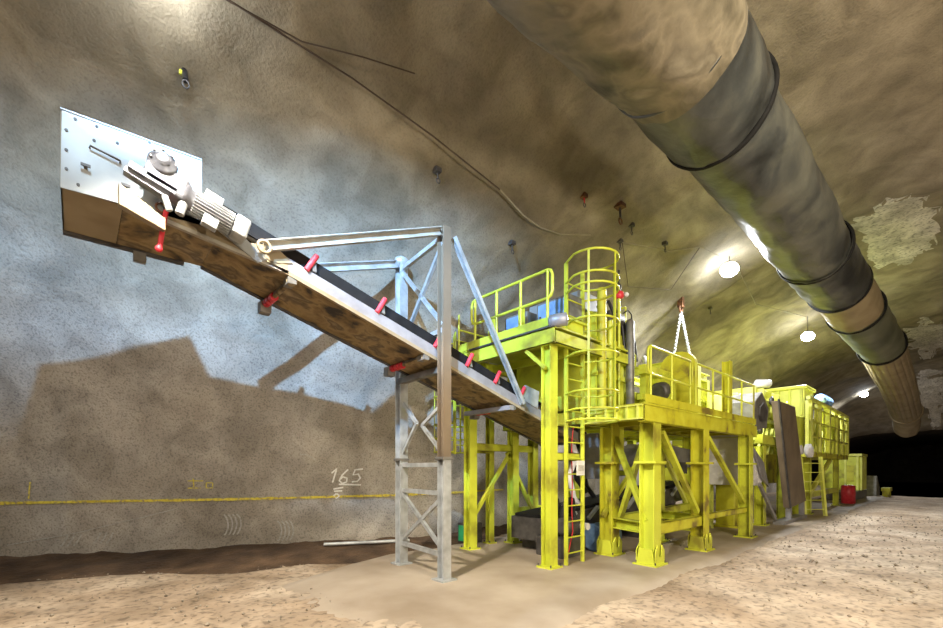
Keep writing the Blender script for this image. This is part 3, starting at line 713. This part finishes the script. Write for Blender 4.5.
for a in (2.22,3.2,4.2,4.85,5.5,6.15,6.8):
    z = zb(a); r = B()
    for s, v in ((1,va),(-1,vb)): r.beam((a,v+s*.0,z+.2),(a,v+s*.03,z+.36),.07,.05,up=(1,0,0))
    R = r.build('idler_bracket','galvanised_dull',cv)
    for s, v in ((1,va),(-1,vb)):
        B().cyl((a-.1,v-.02*s,z+.2),(a+.03,v-.02*s,z+.42),.035,n=12).build('idler_end','red',R,'red idler end')
    for p, q in (((a,va+.12,z+.36),(a,vm-.17,z+.26)),((a,vm-.15,z+.25),(a,vm+.15,z+.25)),((a,vm+.17,z+.26),(a,vb-.12,z+.36))): B().cyl(p,q,.045,n=12).build('idler_roller','dark_steel',R)
for a in (1.95,3.95,5.9):
    z = zb(a)-.06; R = B()
    R.box(a-.05,a+.05,va-.02,va+.16,z-.03,z+.05); R.box(a-.015,a+.015,va,vb,z+.03,z+.05); R.box(a-.07,a+.07,vb-.06,vb+.08,z-.12,z+.03); R = R.build('return_idler_bracket','galvanised_dull',cv)
    B().cyl((a,va+.1,z),(a,vb-.42,z-.0),.028,n=12).build('return_roller','pan',R)
    for k in range(3): B().cyl((a,vb-.40+k*.12,z),(a,vb-.31+k*.12,z),.055,n=16).build('roller_disc','red',R,'red rubber disc')
    B().lathe([(0,.04),(.03,.07),(.12,.05)],(a,va-.01,z+.02),(.2,1,0)).build('bearing','tan_panel',R)
for a in (5.75,):
    B().box(a-.05,a+.05,va-.1,vb+.1,zb(a)-.16,zb(a)-.08).build('cross_bar','light_steel',cv,'light steel cross bar')
B().box(7.9,8.0,va,vb,zb(7.9)-.05,zb(7.9)+.5).build('tail_plate','dark_steel',cv)
# tail guard brackets
b = B(); b.prism([(6.1,va-.03,zb(6.1)+.18),(6.55,va-.03,zb(6.55)+.18),(6.6,va-.03,zb(6.6)+.52),(6.2,va-.03,zb(6.2)+.48)],(0,.03,0)); b.build('tail_guard','galvanised',cv)
# ---- head box
H = B().prism([(-.1,va-.02,4.27),(1.0,va-.02,4.33),(1.0,va-.02,5.03),(-.09,va-.02,4.98)],(0,.015,0)).build('head_plate','white_panel',cv,'white bolted head plate')
B().prism([(-.1,vb-.01,4.30),(1.0,vb-.01,4.33),(1.0,vb-.01,5.03),(-.09,vb-.01,4.98)],(0,.012,0)).build('head_plate','white_panel',cv)
B().prism([(-.1,va,4.3),(-.1,vb,4.3),(-.1,vb,4.98),(-.1,va,4.98)],(.012,0,0)).build('head_end_plate','tan_panel',cv)
B().prism([(-.1,va-.03,4.97),(1.0,va-.03,5.02),(1.0,vb,5.02),(-.1,vb,4.97)],(0,0,.012)).build('head_cover','white_panel',cv)
for a, z in ((.0,4.93),(.15,4.94),(.3,4.86),(.55,4.99),(-.06,4.8),(-.06,4.62),(-.06,4.45),(.02,4.34),(.13,4.80)): B().cyl((a,va-.03,z),(a,va-.018,z),.013,n=8).build('bolt','dark_steel',H)
for (a,z,a2,z2) in ((.1,4.72,.32,4.68),): B().tube([(a,va-.02,z),(a,va-.06,z),(a2,va-.06,z2),(a2,va-.02,z2)],.009,6).build('handle','dark_steel',H)
for a, z in ((.07,4.52),(.36,4.46),(.5,4.55),(.44,4.35)):
    B().tube([(a,va-.02,z),(a,va-.06,z)],.015,6).build('clamp','dark_steel',H); B().box(a-.035,a+.035,va-.075,va-.06,z-.012,z+.012).build('clamp_lever','dark_steel',H)
# bearing carrier
b = B(); b.hexa([(.30,va-.20,4.20),(.66,va-.20,4.08),(.66,va-.03,4.12),(.30,va-.03,4.24),(.30,va-.20,4.40),(.66,va-.20,4.20),(.66,va-.03,4.24),(.30,va-.03,4.44)]); b.build('bearing_carrier','tan_panel',cv,'tan bearing carrier under the gearbox',bevel=.008)
side(va-.02,.02,.0,.13,'tan_panel','side_rail',.66,1.9)
B().cyl((.45,va,4.62),(.45,vb,4.62),.17,n=24).build('head_drum','rubber',cv)
# gear motor
g = B(); A = V3((.63,5.2,4.52)); D = V3((.67,0,-.19)).normalized(); Nn = V3((0,-1,0)); Uu = V3((.27,0,.96))
g = B(); c0 = A + Uu*.02; g.beam(c0 - D*.16, c0 + D*.2, .22, .22, up=Uu); GM = g.build('gear_motor','motor_silver',cv,'silver gear motor',bevel=.03)
B().lathe([(0,.12),(.05,.125),(.09,.115),(.1,.06),(.13,.06),(.135,.045)], A+Uu*.13+Nn*.02-D*.04, (-.1,-1,.35), 28).build('output_cover','motor_silver',GM)
b = B()
for k in range(8): a = k*math.pi/4; q = A+Uu*.13-D*.04; B().cyl(q+V3((.1*math.cos(a),-.1,.1*math.sin(a)+.03)),q+V3((.1*math.cos(a),-.125,.1*math.sin(a)+.03)),.012,n=6).build('cover_bolt','galvanised_dull',GM)
b = B(); b.beam(A-D*.26-Uu*.05+Nn*.04, A+D*.12-Uu*.06+Nn*.04, .14,.06,up=Uu); b.beam(A-D*.28-Uu*.09+Nn*.02, A+D*.08-Uu*.12+Nn*.02, .1,.05,up=Uu); b.build('torque_arm','motor_silver',GM)
B().lathe([(0,.13),(.03,.13),(.05,.1),(.1,.1)], A+D*.18, D, 24).build('flange','motor_silver',GM)
B().lathe([(0,.098),(.36,.098)], A+D*.27, D, 24).build('motor_body','motor_silver',GM)
b = B()
for k in range(24):
    a = 2*math.pi*k/24; e = (Uu*math.cos(a) + Nn*math.sin(a)); c = A+D*.27+e*.105; b.beam(c, c+D*.36, .006, .03, up=e)
b.build('cooling_fin','galvanised',GM)
b = B(); c = A+D*.64; b.beam(c, c+D*.15, .22, .22, up=Uu); b.build('fan_cowl','galvanised',GM,'pale square fan cowl',bevel=.03)
b = B(); c = A+D*.40+Uu*.13; b.beam(c-D*.07, c+D*.1, .14, .09, up=Uu); B().beam(A+D*.40-Uu*.14+Nn*.05-D*.02, A+D*.40-Uu*.14+Nn*.05+D*.12,.1,.1,up=Uu).build('motor_foot','galvanised',GM,bevel=.01); b.build('terminal_box','galvanised',GM,bevel=.01)
b = B(); b.cyl(A+D*.2-Uu*.1+Nn*.05, A+D*.2-Uu*.22+Nn*.05, .04); b.cyl(A+D*.05-Uu*.13+Nn*.05, A+D*.12-Uu*.24+Nn*.05,.03); b.build('drain_fitting','galvanised',GM)
for dz, a in ((.42,1.25),(.36,1.5)): B().beam((a-.12,va+.25,beltz(a)+.12),(a+.1,va+.25,beltz(a)+.05),.12,.1).build('belt_guide','white_panel',cv,bevel=.01)
# red lever + bracket
rd = B(); rd.tube([(.68,va-.06,4.34),(.66,va-.06,4.22),(.63,va-.06,3.98),(.62,va-.06,3.95)],.024,10); rd = rd.build('lever_arm','red',cv,'red hanging lever')
B().tube([(.64+.045*math.cos(a),va-.06,4.36+.045*math.sin(a)) for a in [i*math.pi/6 for i in range(12)]],.012,6,True).build('lever_ring','rust',rd)
B().ball((.62,va-.06,3.94),.034).build('lever_knob','red',rd)
B().box(.5,.62,vb-.05,vb+.02,4.16,4.27).build('bracket','galvanised_dull',cv)
B().prism([(1.15,va-.05,4.33),(1.3,va-.05,4.42),(1.65,va-.05,4.16),(1.55,va-.05,4.1)],(0,.03,0)).build('gusset','white_panel',cv)
B().prism([(1.45,va-.03,4.30),(1.75,va-.03,4.36),(1.95,va-.03,4.22),(1.7,va-.03,4.15)],(0,.03,0)).build('gusset','tan_panel',cv)

# ------------------------------------------------------------------ support tower
tw = thing('support_tower', 'galvanised lattice tower holding up the middle of the conveyor', 'support tower', (4.2,5.95,Y0))
def twp(name,p,q,w,h,mat='galvanised',kind='b',lab=None,up=(0,0,1)):
    b=B(); {'b':lambda:b.beam(p,q,w,h,up),'i':lambda:b.ibeam(p,q,w,h,.014,up),'c':lambda:b.channel(p,q,w,h,.012,1,up)}[kind](); return b.build(name,mat,tw,lab)
twp('leg',(4.17,5.25,1.9),(4.17,5.25,5.4),.15,.15,'brown_plate','i',up=(0,1,0)); twp('leg',(4.17,5.25,Y0),(4.17,5.25,1.9),.15,.15,'galvanised','i',up=(0,1,0))
twp('leg',(4.32,6.66,Y0),(4.32,6.66,5.4),.16,.16,'galvanised','i',up=(0,1,0))
for a, c in ((4.17,5.25),(4.32,6.66)):
    B().box(a-.14,a+.14,c-.14,c+.14,Y0,Y0+.025).build('foot_plate','galvanised',tw)
    B().box(a-.1,a+.1,c-.1,c+.1,1.88,1.92).build('splice_plate','galvanised_dull',tw)
def lat(z): return (4.18,5.3,z), (4.31,6.6,z)
for z in (1.80,1.36,.42,5.28,3.86): p,q = lat(z); twp('rung' if z<2 else 'cross_member',p,q,.06,.07)
for z0, z1 in ((.5,1.3),(3.95,5.2)):
    for a, c in ((z0,z1),(z1,z0)): twp('cross_brace',(4.18,5.3,a),(4.31,6.6,c),.05,.06)
for p, q in (((4.2,5.3,2.75),(4.26,5.95,2.45)),((4.26,5.95,2.45),(4.2,5.3,1.95)),((4.31,6.6,2.9),(4.26,6.1,2.5)),((4.26,6.1,2.5),(4.31,6.6,2.0))): twp('cross_brace',p,q,.05,.05)
twp('hanger_arm',(4.12,5.26,5.34),(1.62,5.34,4.30),.07,.12,'strap_white','c','pale channel arm reaching to the conveyor')
twp('hanger_arm',(4.3,6.66,5.38),(1.75,6.56,4.45),.07,.13,'galvanised','c')
B().tube([(1.6+.07*math.cos(a),5.30,4.27+.065*math.sin(a)) for a in [i*math.pi/8 for i in range(16)]],.018,6,True).build('end_shackle','tan_panel',tw)
B().ball((4.32,6.66,5.42),.14,sc=(1,.8,.7)).build('top_joint','galvanised',tw)
for d in (-.035,.035): twp('tie_bar',(4.35,5.25+d,5.32),(6.08,5.35+d,2.92),.025,.06,'galvanised')
twp('conveyor_seat',(4.25,5.25,zb(4.25)-.1),(4.28,6.66,zb(4.28)-.1),.1,.1,'galvanised_dull')
# pale pole lying at the wall foot
o = B().cyl((3.75,8.65,.2),(5.45,8.1,.16),.035,n=10).build('loose_pole','galvanised'); tag(origin(o,(4.6,8.4,.1)),'pale steel pole lying against the foot of the wall left of the tower','pole')

# ------------------------------------------------------------------ things under and between the platforms
t = thing('transfer_chute','grey steel chute housing under the lower platform','chute',(9.8,5.6,1.9))
b=B(); b.prism([(8.3,5.2,2.5),(9.5,5.2,2.45),(9.2,5.2,1.6),(8.6,5.2,1.5)],(0,.9,0)); b.build('hopper_body','light_steel',t,bevel=.02)
b=B(); b.prism([(11.0,4.95,2.35),(13.6,4.95,2.2),(13.3,4.95,1.75),(11.2,4.95,1.8)],(0,.9,0)); b.build('trough','light_steel',t,bevel=.02)
B().lathe([(0,.2),(.04,.28),(.9,.28),(.94,.15)],(9.9,5.3,2.05),(1,.05,0)).build('drum_housing','light_steel',t)
B().box(11.8,12.2,4.9,4.95,1.6,1.9).build('bracket','dark_steel',t)
t = thing('ground_conveyor','dark ground level conveyor running beneath both platforms','conveyor',(9,5.6,Y0))
b=B(); b.hexa([(6.8,5.3,.3),(13.5,5.3,.9),(13.5,6.3,.9),(6.8,6.3,.3),(6.8,5.3,.75),(13.5,5.3,1.3),(13.5,6.3,1.3),(6.8,6.3,.75)]); b.build('frame','dark_steel',t)
b=B(); b.hexa([(6.8,5.4,.76),(13.5,5.4,1.31),(13.5,6.2,1.31),(6.8,6.2,.76),(6.8,5.4,.82),(13.5,5.4,1.37),(13.5,6.2,1.37),(6.8,6.2,.82)]); b.build('belt','rubber',t)
for k in range(6): B().box(7.2+k,7.3+k,5.25,6.35,Y0,.4+.09*k).build('leg','dark_steel',t)
for k in range(8): B().beam((7.2+.8*k,5.22,.62+.066*k),(7.55+.8*k,5.22,.85+.066*k),.06,.07).build('idler_bracket','galvanised',t)
b=B().lathe([(0,.26),(.02,.29),(.25,.28),(.27,.29),(.5,.28),(.52,.29),(.74,.28),(.76,.2)],(7.85,5.0,.33),(1,.1,0)); tag(origin(b.build('barrel','blue'),(8.1,5.0,Y0)),'blue barrel lying on the slab behind the front braced legs','barrel')
for k, (a, c) in enumerate(((6.9,5.3),(7.2,5.15))):
    b=B(); pts=[(a+.22*math.cos(i*.6)*(1-.01*i),c+.06*math.sin(i*1.3),.75+.4*math.sin(i*.6)) for i in range(26)]; b.tube(pts,.045,8)
    tag(origin(b.build('hose_coil','black_hose'),(a,c,.3)),('left' if k==0 else 'right')+' coil of black hose behind the near ladder','hose','coils of black hose')
t = thing('pump_unit','dark pump with pale fittings standing behind the near ladder','pump',(7.0,5.0,Y0))
B().box(6.75,7.5,4.95,5.6,Y0,.42).build('base','dark_steel',t,bevel=.02); B().lathe([(0,.12),(.03,.18),(.35,.18),(.4,.1)],(6.9,5.1,.62),(1,0,0)).build('motor','dark_steel',t)
B().lathe([(0,.07),(.15,.07)],(7.35,4.95,.62),(0,-1,0)).build('fitting','bag_white',t)
t = thing('wiring_box','dark metal box at the wall side foot of the far posts','box',(6.7,7.6,Y0))
B().box(6.5,6.95,7.35,7.7,Y0,.5).build('body','dark_steel',t,bevel=.02); B().box(6.49,6.5,7.4,7.65,.1,.45).build('door','green',t)
for k,(a,c,z) in enumerate(((7.9,5.6,1.5),(8.3,5.8,1.9),(9.0,6.0,1.7))):
    b=B(); b.tube([(a,c,z+.9),(a+.1,c-.1,z+.5),(a-.05,c,z+.1),(a+.2,c+.05,z-.4),(a+.5,c,z-.7)],.06,8); tag(b.build('air_hose','bag_white' if k==0 else 'black_hose'),('pale hose drooping under machine body','black hose drooping beside the pale hose','black hose drooping nearest the grey chute')[k],'hose','hoses drooping under the machine')
# ladder seen through the legs
t = thing('access_ladder','pale yellow ladder seen between the legs of the lower platform','ladder',(13.2,4.9,Y0),'uncaged access ladders')
ladder(t,(13.1,4.7,Y0),(13.1,4.7,2.5),(1,0,0),.6,0,2.5,mat='yellow_pale'); 
t = thing('column_cover','pale yellow panel column behind the inner ladder','column',(14.0,5.2,Y0))
B().box(13.6,14.2,5.0,5.3,Y0,2.4).build('panel','yellow_pale',t); B().box(13.55,14.25,4.98,5.32,Y0,.1).build('base','yellow_pale',t)

# ------------------------------------------------------------------ far machines
t = thing('transfer_hood','dark grey six-sided hood above the white chute','hood',(14.0,3.9,3.2))
P=[(13.0,3.55,3.05),(13.3,3.55,2.75),(14.1,3.55,2.85),(14.3,3.55,3.4),(13.7,3.55,3.8),(13.1,3.55,3.5)]
B().prism(P,(0,.7,0)).build('shell','galvanised_dull',t,bevel=.02); B().prism([(p[0]*.5+6.8,3.5,p[2]*.5+1.6) for p in P],(0,.05,0)).build('cover','dark_steel',t)
t = thing('discharge_chute','white angular steel discharge chute beside the last leg','chute',(14.2,4.0,2))
B().prism([(12.9,3.8,2.65),(14.3,3.8,1.9),(14.9,3.8,1.5),(14.4,3.8,1.25),(13.0,3.8,1.3)],(0,.9,0)).build('side_panel','bag_white',t)
B().prism([(13.6,3.72,2.3),(14.5,3.72,1.9),(15.0,3.72,1.2),(14.4,3.72,1.45)],(0,.05,0)).build('flap','light_steel',t)
for p,q in (((14.0,3.7,1.3),(15.6,3.7,.2)),((14.0,4.5,1.3),(15.6,4.5,.2))): B().beam(p,q,.06,.12).build('strut','light_steel',t)
t = thing('tilted_belt_frame','tall brown steel plate leaning between the two machine groups','steel plate',(16.3,3.5,Y0))
B().prism([(15.25,3.55,3.72),(17.2,3.55,3.72),(18.7,3.55,.62),(16.6,3.55,.5)],(0,.18,0)).build('plate','brown_plate',t,bevel=.01)
B().box(15.7,18.6,3.5,3.8,Y0,.16).build('foot_rail','light_steel',t)
for q in (16.7,18.4): B().box(q,q+.15,3.56,3.7,.16,.66).build('foot','light_steel',t)
B().prism([(15.2,3.53,3.76),(15.34,3.53,3.76),(16.7,3.53,.5),(16.56,3.53,.5)],(0,.03,0)).build('edge_strip','dark_steel',t)
t = thing('yellow_pillar','short stout yellow pillar just beyond the last front leg','pillar',(14.6,4.6,Y0))
B().box(13.95,14.55,4.3,4.8,Y0,1.7).build('post','yellow_worn',t,bevel=.02); B().box(13.9,14.6,4.25,4.85,1.7,1.78).build('cap','yellow',t); B().box(13.85,14.65,4.2,4.9,Y0,.1).build('base_plate','yellow_worn',t)

fm = thing('crusher_unit','large bright yellow crusher unit with stacked boxes beyond the brown plate','crusher',(19,5,Y0))
def fb(name,x0,x1,y0,y1,z0,z1,mat='yellow_pale',bev=.04): return B().box(x0,x1,y0,y1,z0,z1).build(name,mat,fm,bevel=bev)
fb('hopper_box',19.8,21.2,3.8,5.1,3.6,4.72); fb('hopper_rim',19.7,21.3,3.72,5.2,4.66,4.78); fb('hopper_box',17.0,19.7,4.6,6.9,3.95,4.5); fb('machine_body',15.6,20.5,4.3,6.8,2.5,4.0,'yellow'); fb('machine_body',15.0,19.5,4.5,6.8,1.2,2.5,'yellow_worn')
fb('hopper_box',14.6,17.4,4.4,6.5,3.2,4.0)
for k in range(8): fb('rib',15.7+.6*k,15.8+.6*k,4.18,4.34,2.5,3.95,'yellow_pale',0)
for k in range(3): fb('rib',17.3+.9*k,17.4+.9*k,4.45,4.6,4.0,4.45,'yellow_pale',0)
for k in range(4): fb('rib',19.72,19.8,3.85+.36*k,3.93+.36*k,3.7,4.66,'yellow',0)
fb('machine_body',18.4,21.0,3.85,4.6,2.45,3.6,'yellow')
for z in (2.6,3.2,3.8): fb('stiffener',15.2,20.5,4.12,4.26,z,z+.1,'yellow_pale',0)
for k in range(6): B().beam((15.3+.5*k,4.1,2.2),(15.9+.5*k,4.1,3.0),.08,.08).build('strut','yellow_pale',fm)
for k in range(9):
    a = 15.4+.6*k; B().lathe([(0,.1),(.06,.16),(.1,.1)],(a,4.1,2.9+.5*(k%3)),(0,-1,0),14).build('bearing_cap','yellow_pale' if k%2 else 'dark_steel',fm)
for a,c in ((15.2,4.0),(17.6,4.0),(19.6,4.0),(17.0,6.6),(20.5,6.6)): leg(fm,a,c,Y0,2.4,.25)
B().beam((14.7,3.9,2.6),(20.3,3.9,2.45),.2,.25).build('main_beam','yellow',fm)
for a in (19.3,): B().lathe([(0,.15),(.05,.24),(.2,.24),(.25,.1)],(a,3.7,2.35),(0,-1,.1)).build('white_fan','bag_white',fm,'round white fan housing')
B().lathe([(0,.1),(.04,.16),(.2,.16)],(18.2,3.75,2.35),(0,-1,.1)).build('white_fan','bag_white',fm)
t = thing('electric_motor','blue finned motor on top of the far yellow cage','motor',(21.3,4.2,4.3))
B().lathe([(0,.12),(.05,.19),(1.6,.19),(1.7,.12)],(22.0,3.75,4.5),(1,0,0)).build('motor_body','blue_motor',t)
for k in range(10): B().lathe([(0,.22),(.05,.22)],(22.15+.15*k,3.75,4.5),(1,0,0),14).build('cooling_fin','blue',t)
B().box(22.1,23.5,3.6,3.9,4.24,4.32).build('base','dark_steel',t)
o=B().lathe([(0,.08),(.05,.14),(.5,.14),(.55,.08)],(17.3,4.7,4.64),(.5,-.4,0),16).build('spare_roller','bag_white'); tag(origin(o,(17.3,4.7,4.5)),'pale cylinder on the machine just left of the far hopper box','cylinder')

cg = thing('service_cage','far yellow walkway cage of rails and bars under the blue motor','walkway',(23.5,4,2.2))
B().box(19.2,27.6,3.6,6.5,2.15,2.35).build('deck','yellow_worn',cg)
for z in (2.9,3.45,3.95): railing(cg,[(19.6,3.6),(27.4,3.6)],2.35,(z-2.35,),r=.045,step=1.1)
for k in range(10): B().beam((19.8+.8*k,3.62,2.35),(20.6+.8*k,3.62,3.9),.05,.07).build('diagonal_bar','yellow_pale',cg)
for a in (19.7,21.2,22.9,24.6,26.0,27.4): B().box(a-.09,a+.09,3.55,3.75,2.35,4.2).build('upright','yellow_pale',cg)
for k in range(9):
    a=20.2+.85*k; B().box(a,a+.34,3.9+.1*(k%3),4.35,2.4+.25*(k%2),3.0+.3*(k%3)).build('equipment_box','yellow_pale' if k%3 else 'yellow_worn',cg,bevel=.02)
for k in range(6):
    a=20.5+1.2*k; B().tube([(a,3.8,2.4),(a+.1,3.78,3.3),(a+.5,3.8,3.6),(a+.9,3.78,3.5),(a+1.0,3.8,2.5)],.05,8).build('pipe','yellow_pale' if k%2 else 'dark_steel',cg)
B().box(22.5,27.3,4.6,6.3,2.35,3.9).build('rear_housing','yellow',cg,bevel=.04); B().box(20.0,22.4,4.4,6.3,2.35,3.6).build('rear_housing','yellow_pale',cg,bevel=.04)
for k in range(7): B().box(22.7+.65*k,22.8+.65*k,4.5,4.6,2.4,3.85).build('rib','yellow_pale',cg)
B().beam((19.3,3.6,4.25),(27.4,3.6,4.15),.12,.12).build('top_beam','yellow_pale',cg)
for a,c in ((20.2,3.8),(27.2,6.0),(20.2,6.0)): leg(cg,a,c,Y0,2.15,.22)
B().beam((20.3,3.75,.8),(24.2,3.75,2.1),.12,.14).build('brace','yellow_pale',cg); B().beam((20.3,4.4,.8),(22.6,4.4,2.1),.12,.14).build('brace','yellow',cg)
B().beam((20.0,3.8,.75),(26,3.8,.75),.14,.2).build('tie_beam','yellow',cg); leg(cg,25.8,3.8,Y0,2.15,.2)
t = thing('access_ladder','pale yellow leaning ladder at the foot of the far walkway','ladder',(18.4,3.55,Y0),'uncaged access ladders')
ladder(t,(19.55,3.45,Y0),(19.6,3.6,2.15),(.743,-.669,0),.72,0,2.3,pitch=.33,mat='yellow_pale',rail=(.12,.07))
for k,(a,s) in enumerate(((21.9,.34),(22.9,.4),(23.9,.36))):
    b=B().ball((a,4.1,.62+s*.3),s,14,10,sc=(1.1,.8,.75)); tag(origin(b.build('bulk_bag','bag_white'),(a,4.1,.2)),('leftmost','middle','rightmost')[k]+' white bulk bag under the far walkway','bag','white bulk bags under the far walkway')
o=B().lathe([(0,.24),(.03,.28),(.4,.27),(.43,.28),(.85,.27),(.88,.2)],(27.6,3.6,Y0),(0,0,1),20).build('barrel','red'); tag(origin(o,(27.8,3.7,Y0)),'red barrel on the ground at the end of the far walkway','barrel')
b=B(); b.box(30,34.9,3.7,5.4,Y0,.48); tag(origin(b.build('skid_base','galvanised_dull',bevel=.03),(28.5,4.6,Y0)),'low grey skid on the ground under the far end unit','skid')
e = thing('end_unit','yellow box unit at the far end of the machine row','machine box',(32,5,.5))
B().box(32.6,34.6,3.75,5.6,.5,2.42).build('body','yellow',e,bevel=.05); B().box(32.5,34.7,3.65,5.7,2.42,2.55).build('roof','yellow_pale',e)
for k in range(4): B().box(32.5,32.6,3.8+.52*k,3.9+.52*k,.5,2.4).build('rib','yellow_pale',e)
for k in range(4): B().box(32.7+.55*k,32.8+.55*k,3.67,3.75,.5,2.4).build('rib','yellow_pale',e)
B().box(32.56,32.6,4.0,4.4,1.0,1.9).build('door','yellow_worn',e)
o=B().prism([(36.4,3.4,0),(37.8,3.4,0),(37.7,3.4,.6),(37.2,3.4,.9),(36.6,3.4,1.3)],(0,1.2,0)).build('far_cart','galvanised_dull',bevel=.05); tag(origin(o,(36,5,0)),'small grey cart beyond the end of the machines','cart')
o=B().box(36.2,37.4,2.8,3.2,.35,.55); 
for a in (36.25,37.2): o.box(a,a+.12,2.85,3.15,0,.35)
o=o.build('work_bench','yellow_worn'); tag(origin(o,(36.8,3.0,0)),'small yellow bench in front of the far grey cart','bench')

# ------------------------------------------------------------------ lights
def spot(loc, tgt, e, col, ang, blend, size):
    l = bpy.data.lights.new('floodlight','SPOT'); l.energy=e; l.color=col; l.spot_size=math.radians(ang); l.spot_blend=blend; l.shadow_soft_size=size
    o = bpy.data.objects.new('flood_and_fill_spot', l); COL.objects.link(o); o.location=loc
    o.rotation_euler=(V3(tgt)-V3(loc)).to_track_quat('-Z','Y').to_euler(); return o
def area(loc, tgt, e, col, sx, sy):
    l = bpy.data.lights.new('fill_light','AREA'); l.energy=e; l.color=col; l.shape='RECTANGLE'; l.size=sx; l.size_y=sy
    o = bpy.data.objects.new('fill_light', l); COL.objects.link(o); o.location=loc
    o.rotation_euler=(V3(tgt)-V3(loc)).to_track_quat('-Z','Y').to_euler(); return o
WALL_E, WARM_E = 5600, 300
area((3.5,-5.0,2.6), (8,0.5,8), 520, (1,.86,.64), 1.2, .8)  # added uplight brightening the roof and duct, no lamp body
spot((.2,3.5,6.0), (2.3,4.3,0), 2500, (1,.92,.78), 92, .25, .15)
spot((3,-3.5,6.4), (9.5,4.6,2.2), 1700, (1,.92,.72), 80, .6, .2)  # added warm spot brightening the machine fronts and right floor
FL = V3((.25,2.4,6.42)); fa = V3((-1.2,9.0,-3.3)); fb_ = V3((4.95,6.2,-5.2))
spot(FL, FL + V3((1.8,8.0,-3.0)), WALL_E, (.33,.60,1.0), 130, .6, .05)
spot(FL+V3((-.35,.75,-.2)), (.35,5.42,4.75), 330, (.55,.78,1.0), 34, 1.0, .05)  # added spot, only brightens the conveyor head plate
t = thing('floodlight', 'cool white floodlight hung from the roof out of view, with added beam-cutting plates', 'floodlight', FL)
B().lathe([(0,.03),(.03,.09),(.1,.12)], FL+V3((-.35,.58,-.14)), (.1,1,-.35)).build('added_small_head', 'dark_steel', t)  # shell for the added head-plate spot
e1 = FL + (fa + (fa-fb_)*1.2)*.045; e2 = FL + (fb_ + (fb_-fa)*1.2)*.045
B().prism([e1, e2, e2-V3((0,0,1.1)), e1-V3((0,0,1.1))], (0,.01,0)).build('added_visor', 'dark_steel', t)  # unseen plate added to cut the cool light off the lower wall
B().box(FL.x-1.3,FL.x+1.3,FL.y+.34,FL.y+.35,FL.z-.03,FL.z+.5).build('hood', 'dark_steel', t)  # unseen plate added to keep the cool light off the roof
B().lathe([(0,.06),(.03,.16),(.12,.2)], FL+V3((0,-.25,0)), (0,1,0)).build('housing', 'dark_steel', t)
B().beam(FL+V3((0,-.2,0)), FL+V3((0,.3,-.62)), .03, .03).build('bracket', 'dark_steel', t)
B().cyl(FL+V3((0,-.2,0)), (FL.x,FL.y-.2,ceil_z(FL.x,FL.y-.2)), .02, n=8).build('drop_rod', 'dark_steel', t)
area((-5.5,1.0,6.6), (6,5,1.0), WARM_E, (1,.90,.74), 1.2, .6)  # added warm fill from behind the camera
area((1.0,-4.5,5.5), (9,4,2.0), WARM_E*.9, (1,.90,.72), 1.0, .6)  # added warm fill from the right-hand side
w = bpy.data.worlds.new('world'); scene.world = w; w.use_nodes = True
w.node_tree.nodes['Background'].inputs[0].default_value = (.9,.95,1,1); w.node_tree.nodes['Background'].inputs[1].default_value = 0.0

# ------------------------------------------------------------------ camera
cam = bpy.data.cameras.new('camera'); co = bpy.data.objects.new('camera', cam); COL.objects.link(co)
cam.sensor_width = 36; cam.lens = 440/943*36; cam.shift_x = 0.0; cam.shift_y = (468-314)/943; cam.clip_end = 300
co.location = (0,0,1.75); co.rotation_euler = (math.pi/2, 0, -math.radians(42.0)); scene.camera = co
vs_ = scene.view_settings; vs_.view_transform = 'Standard'; vs_.look = 'None'; vs_.gamma = 1; vs_.use_curve_mapping = False; vs_.exposure = 0.0
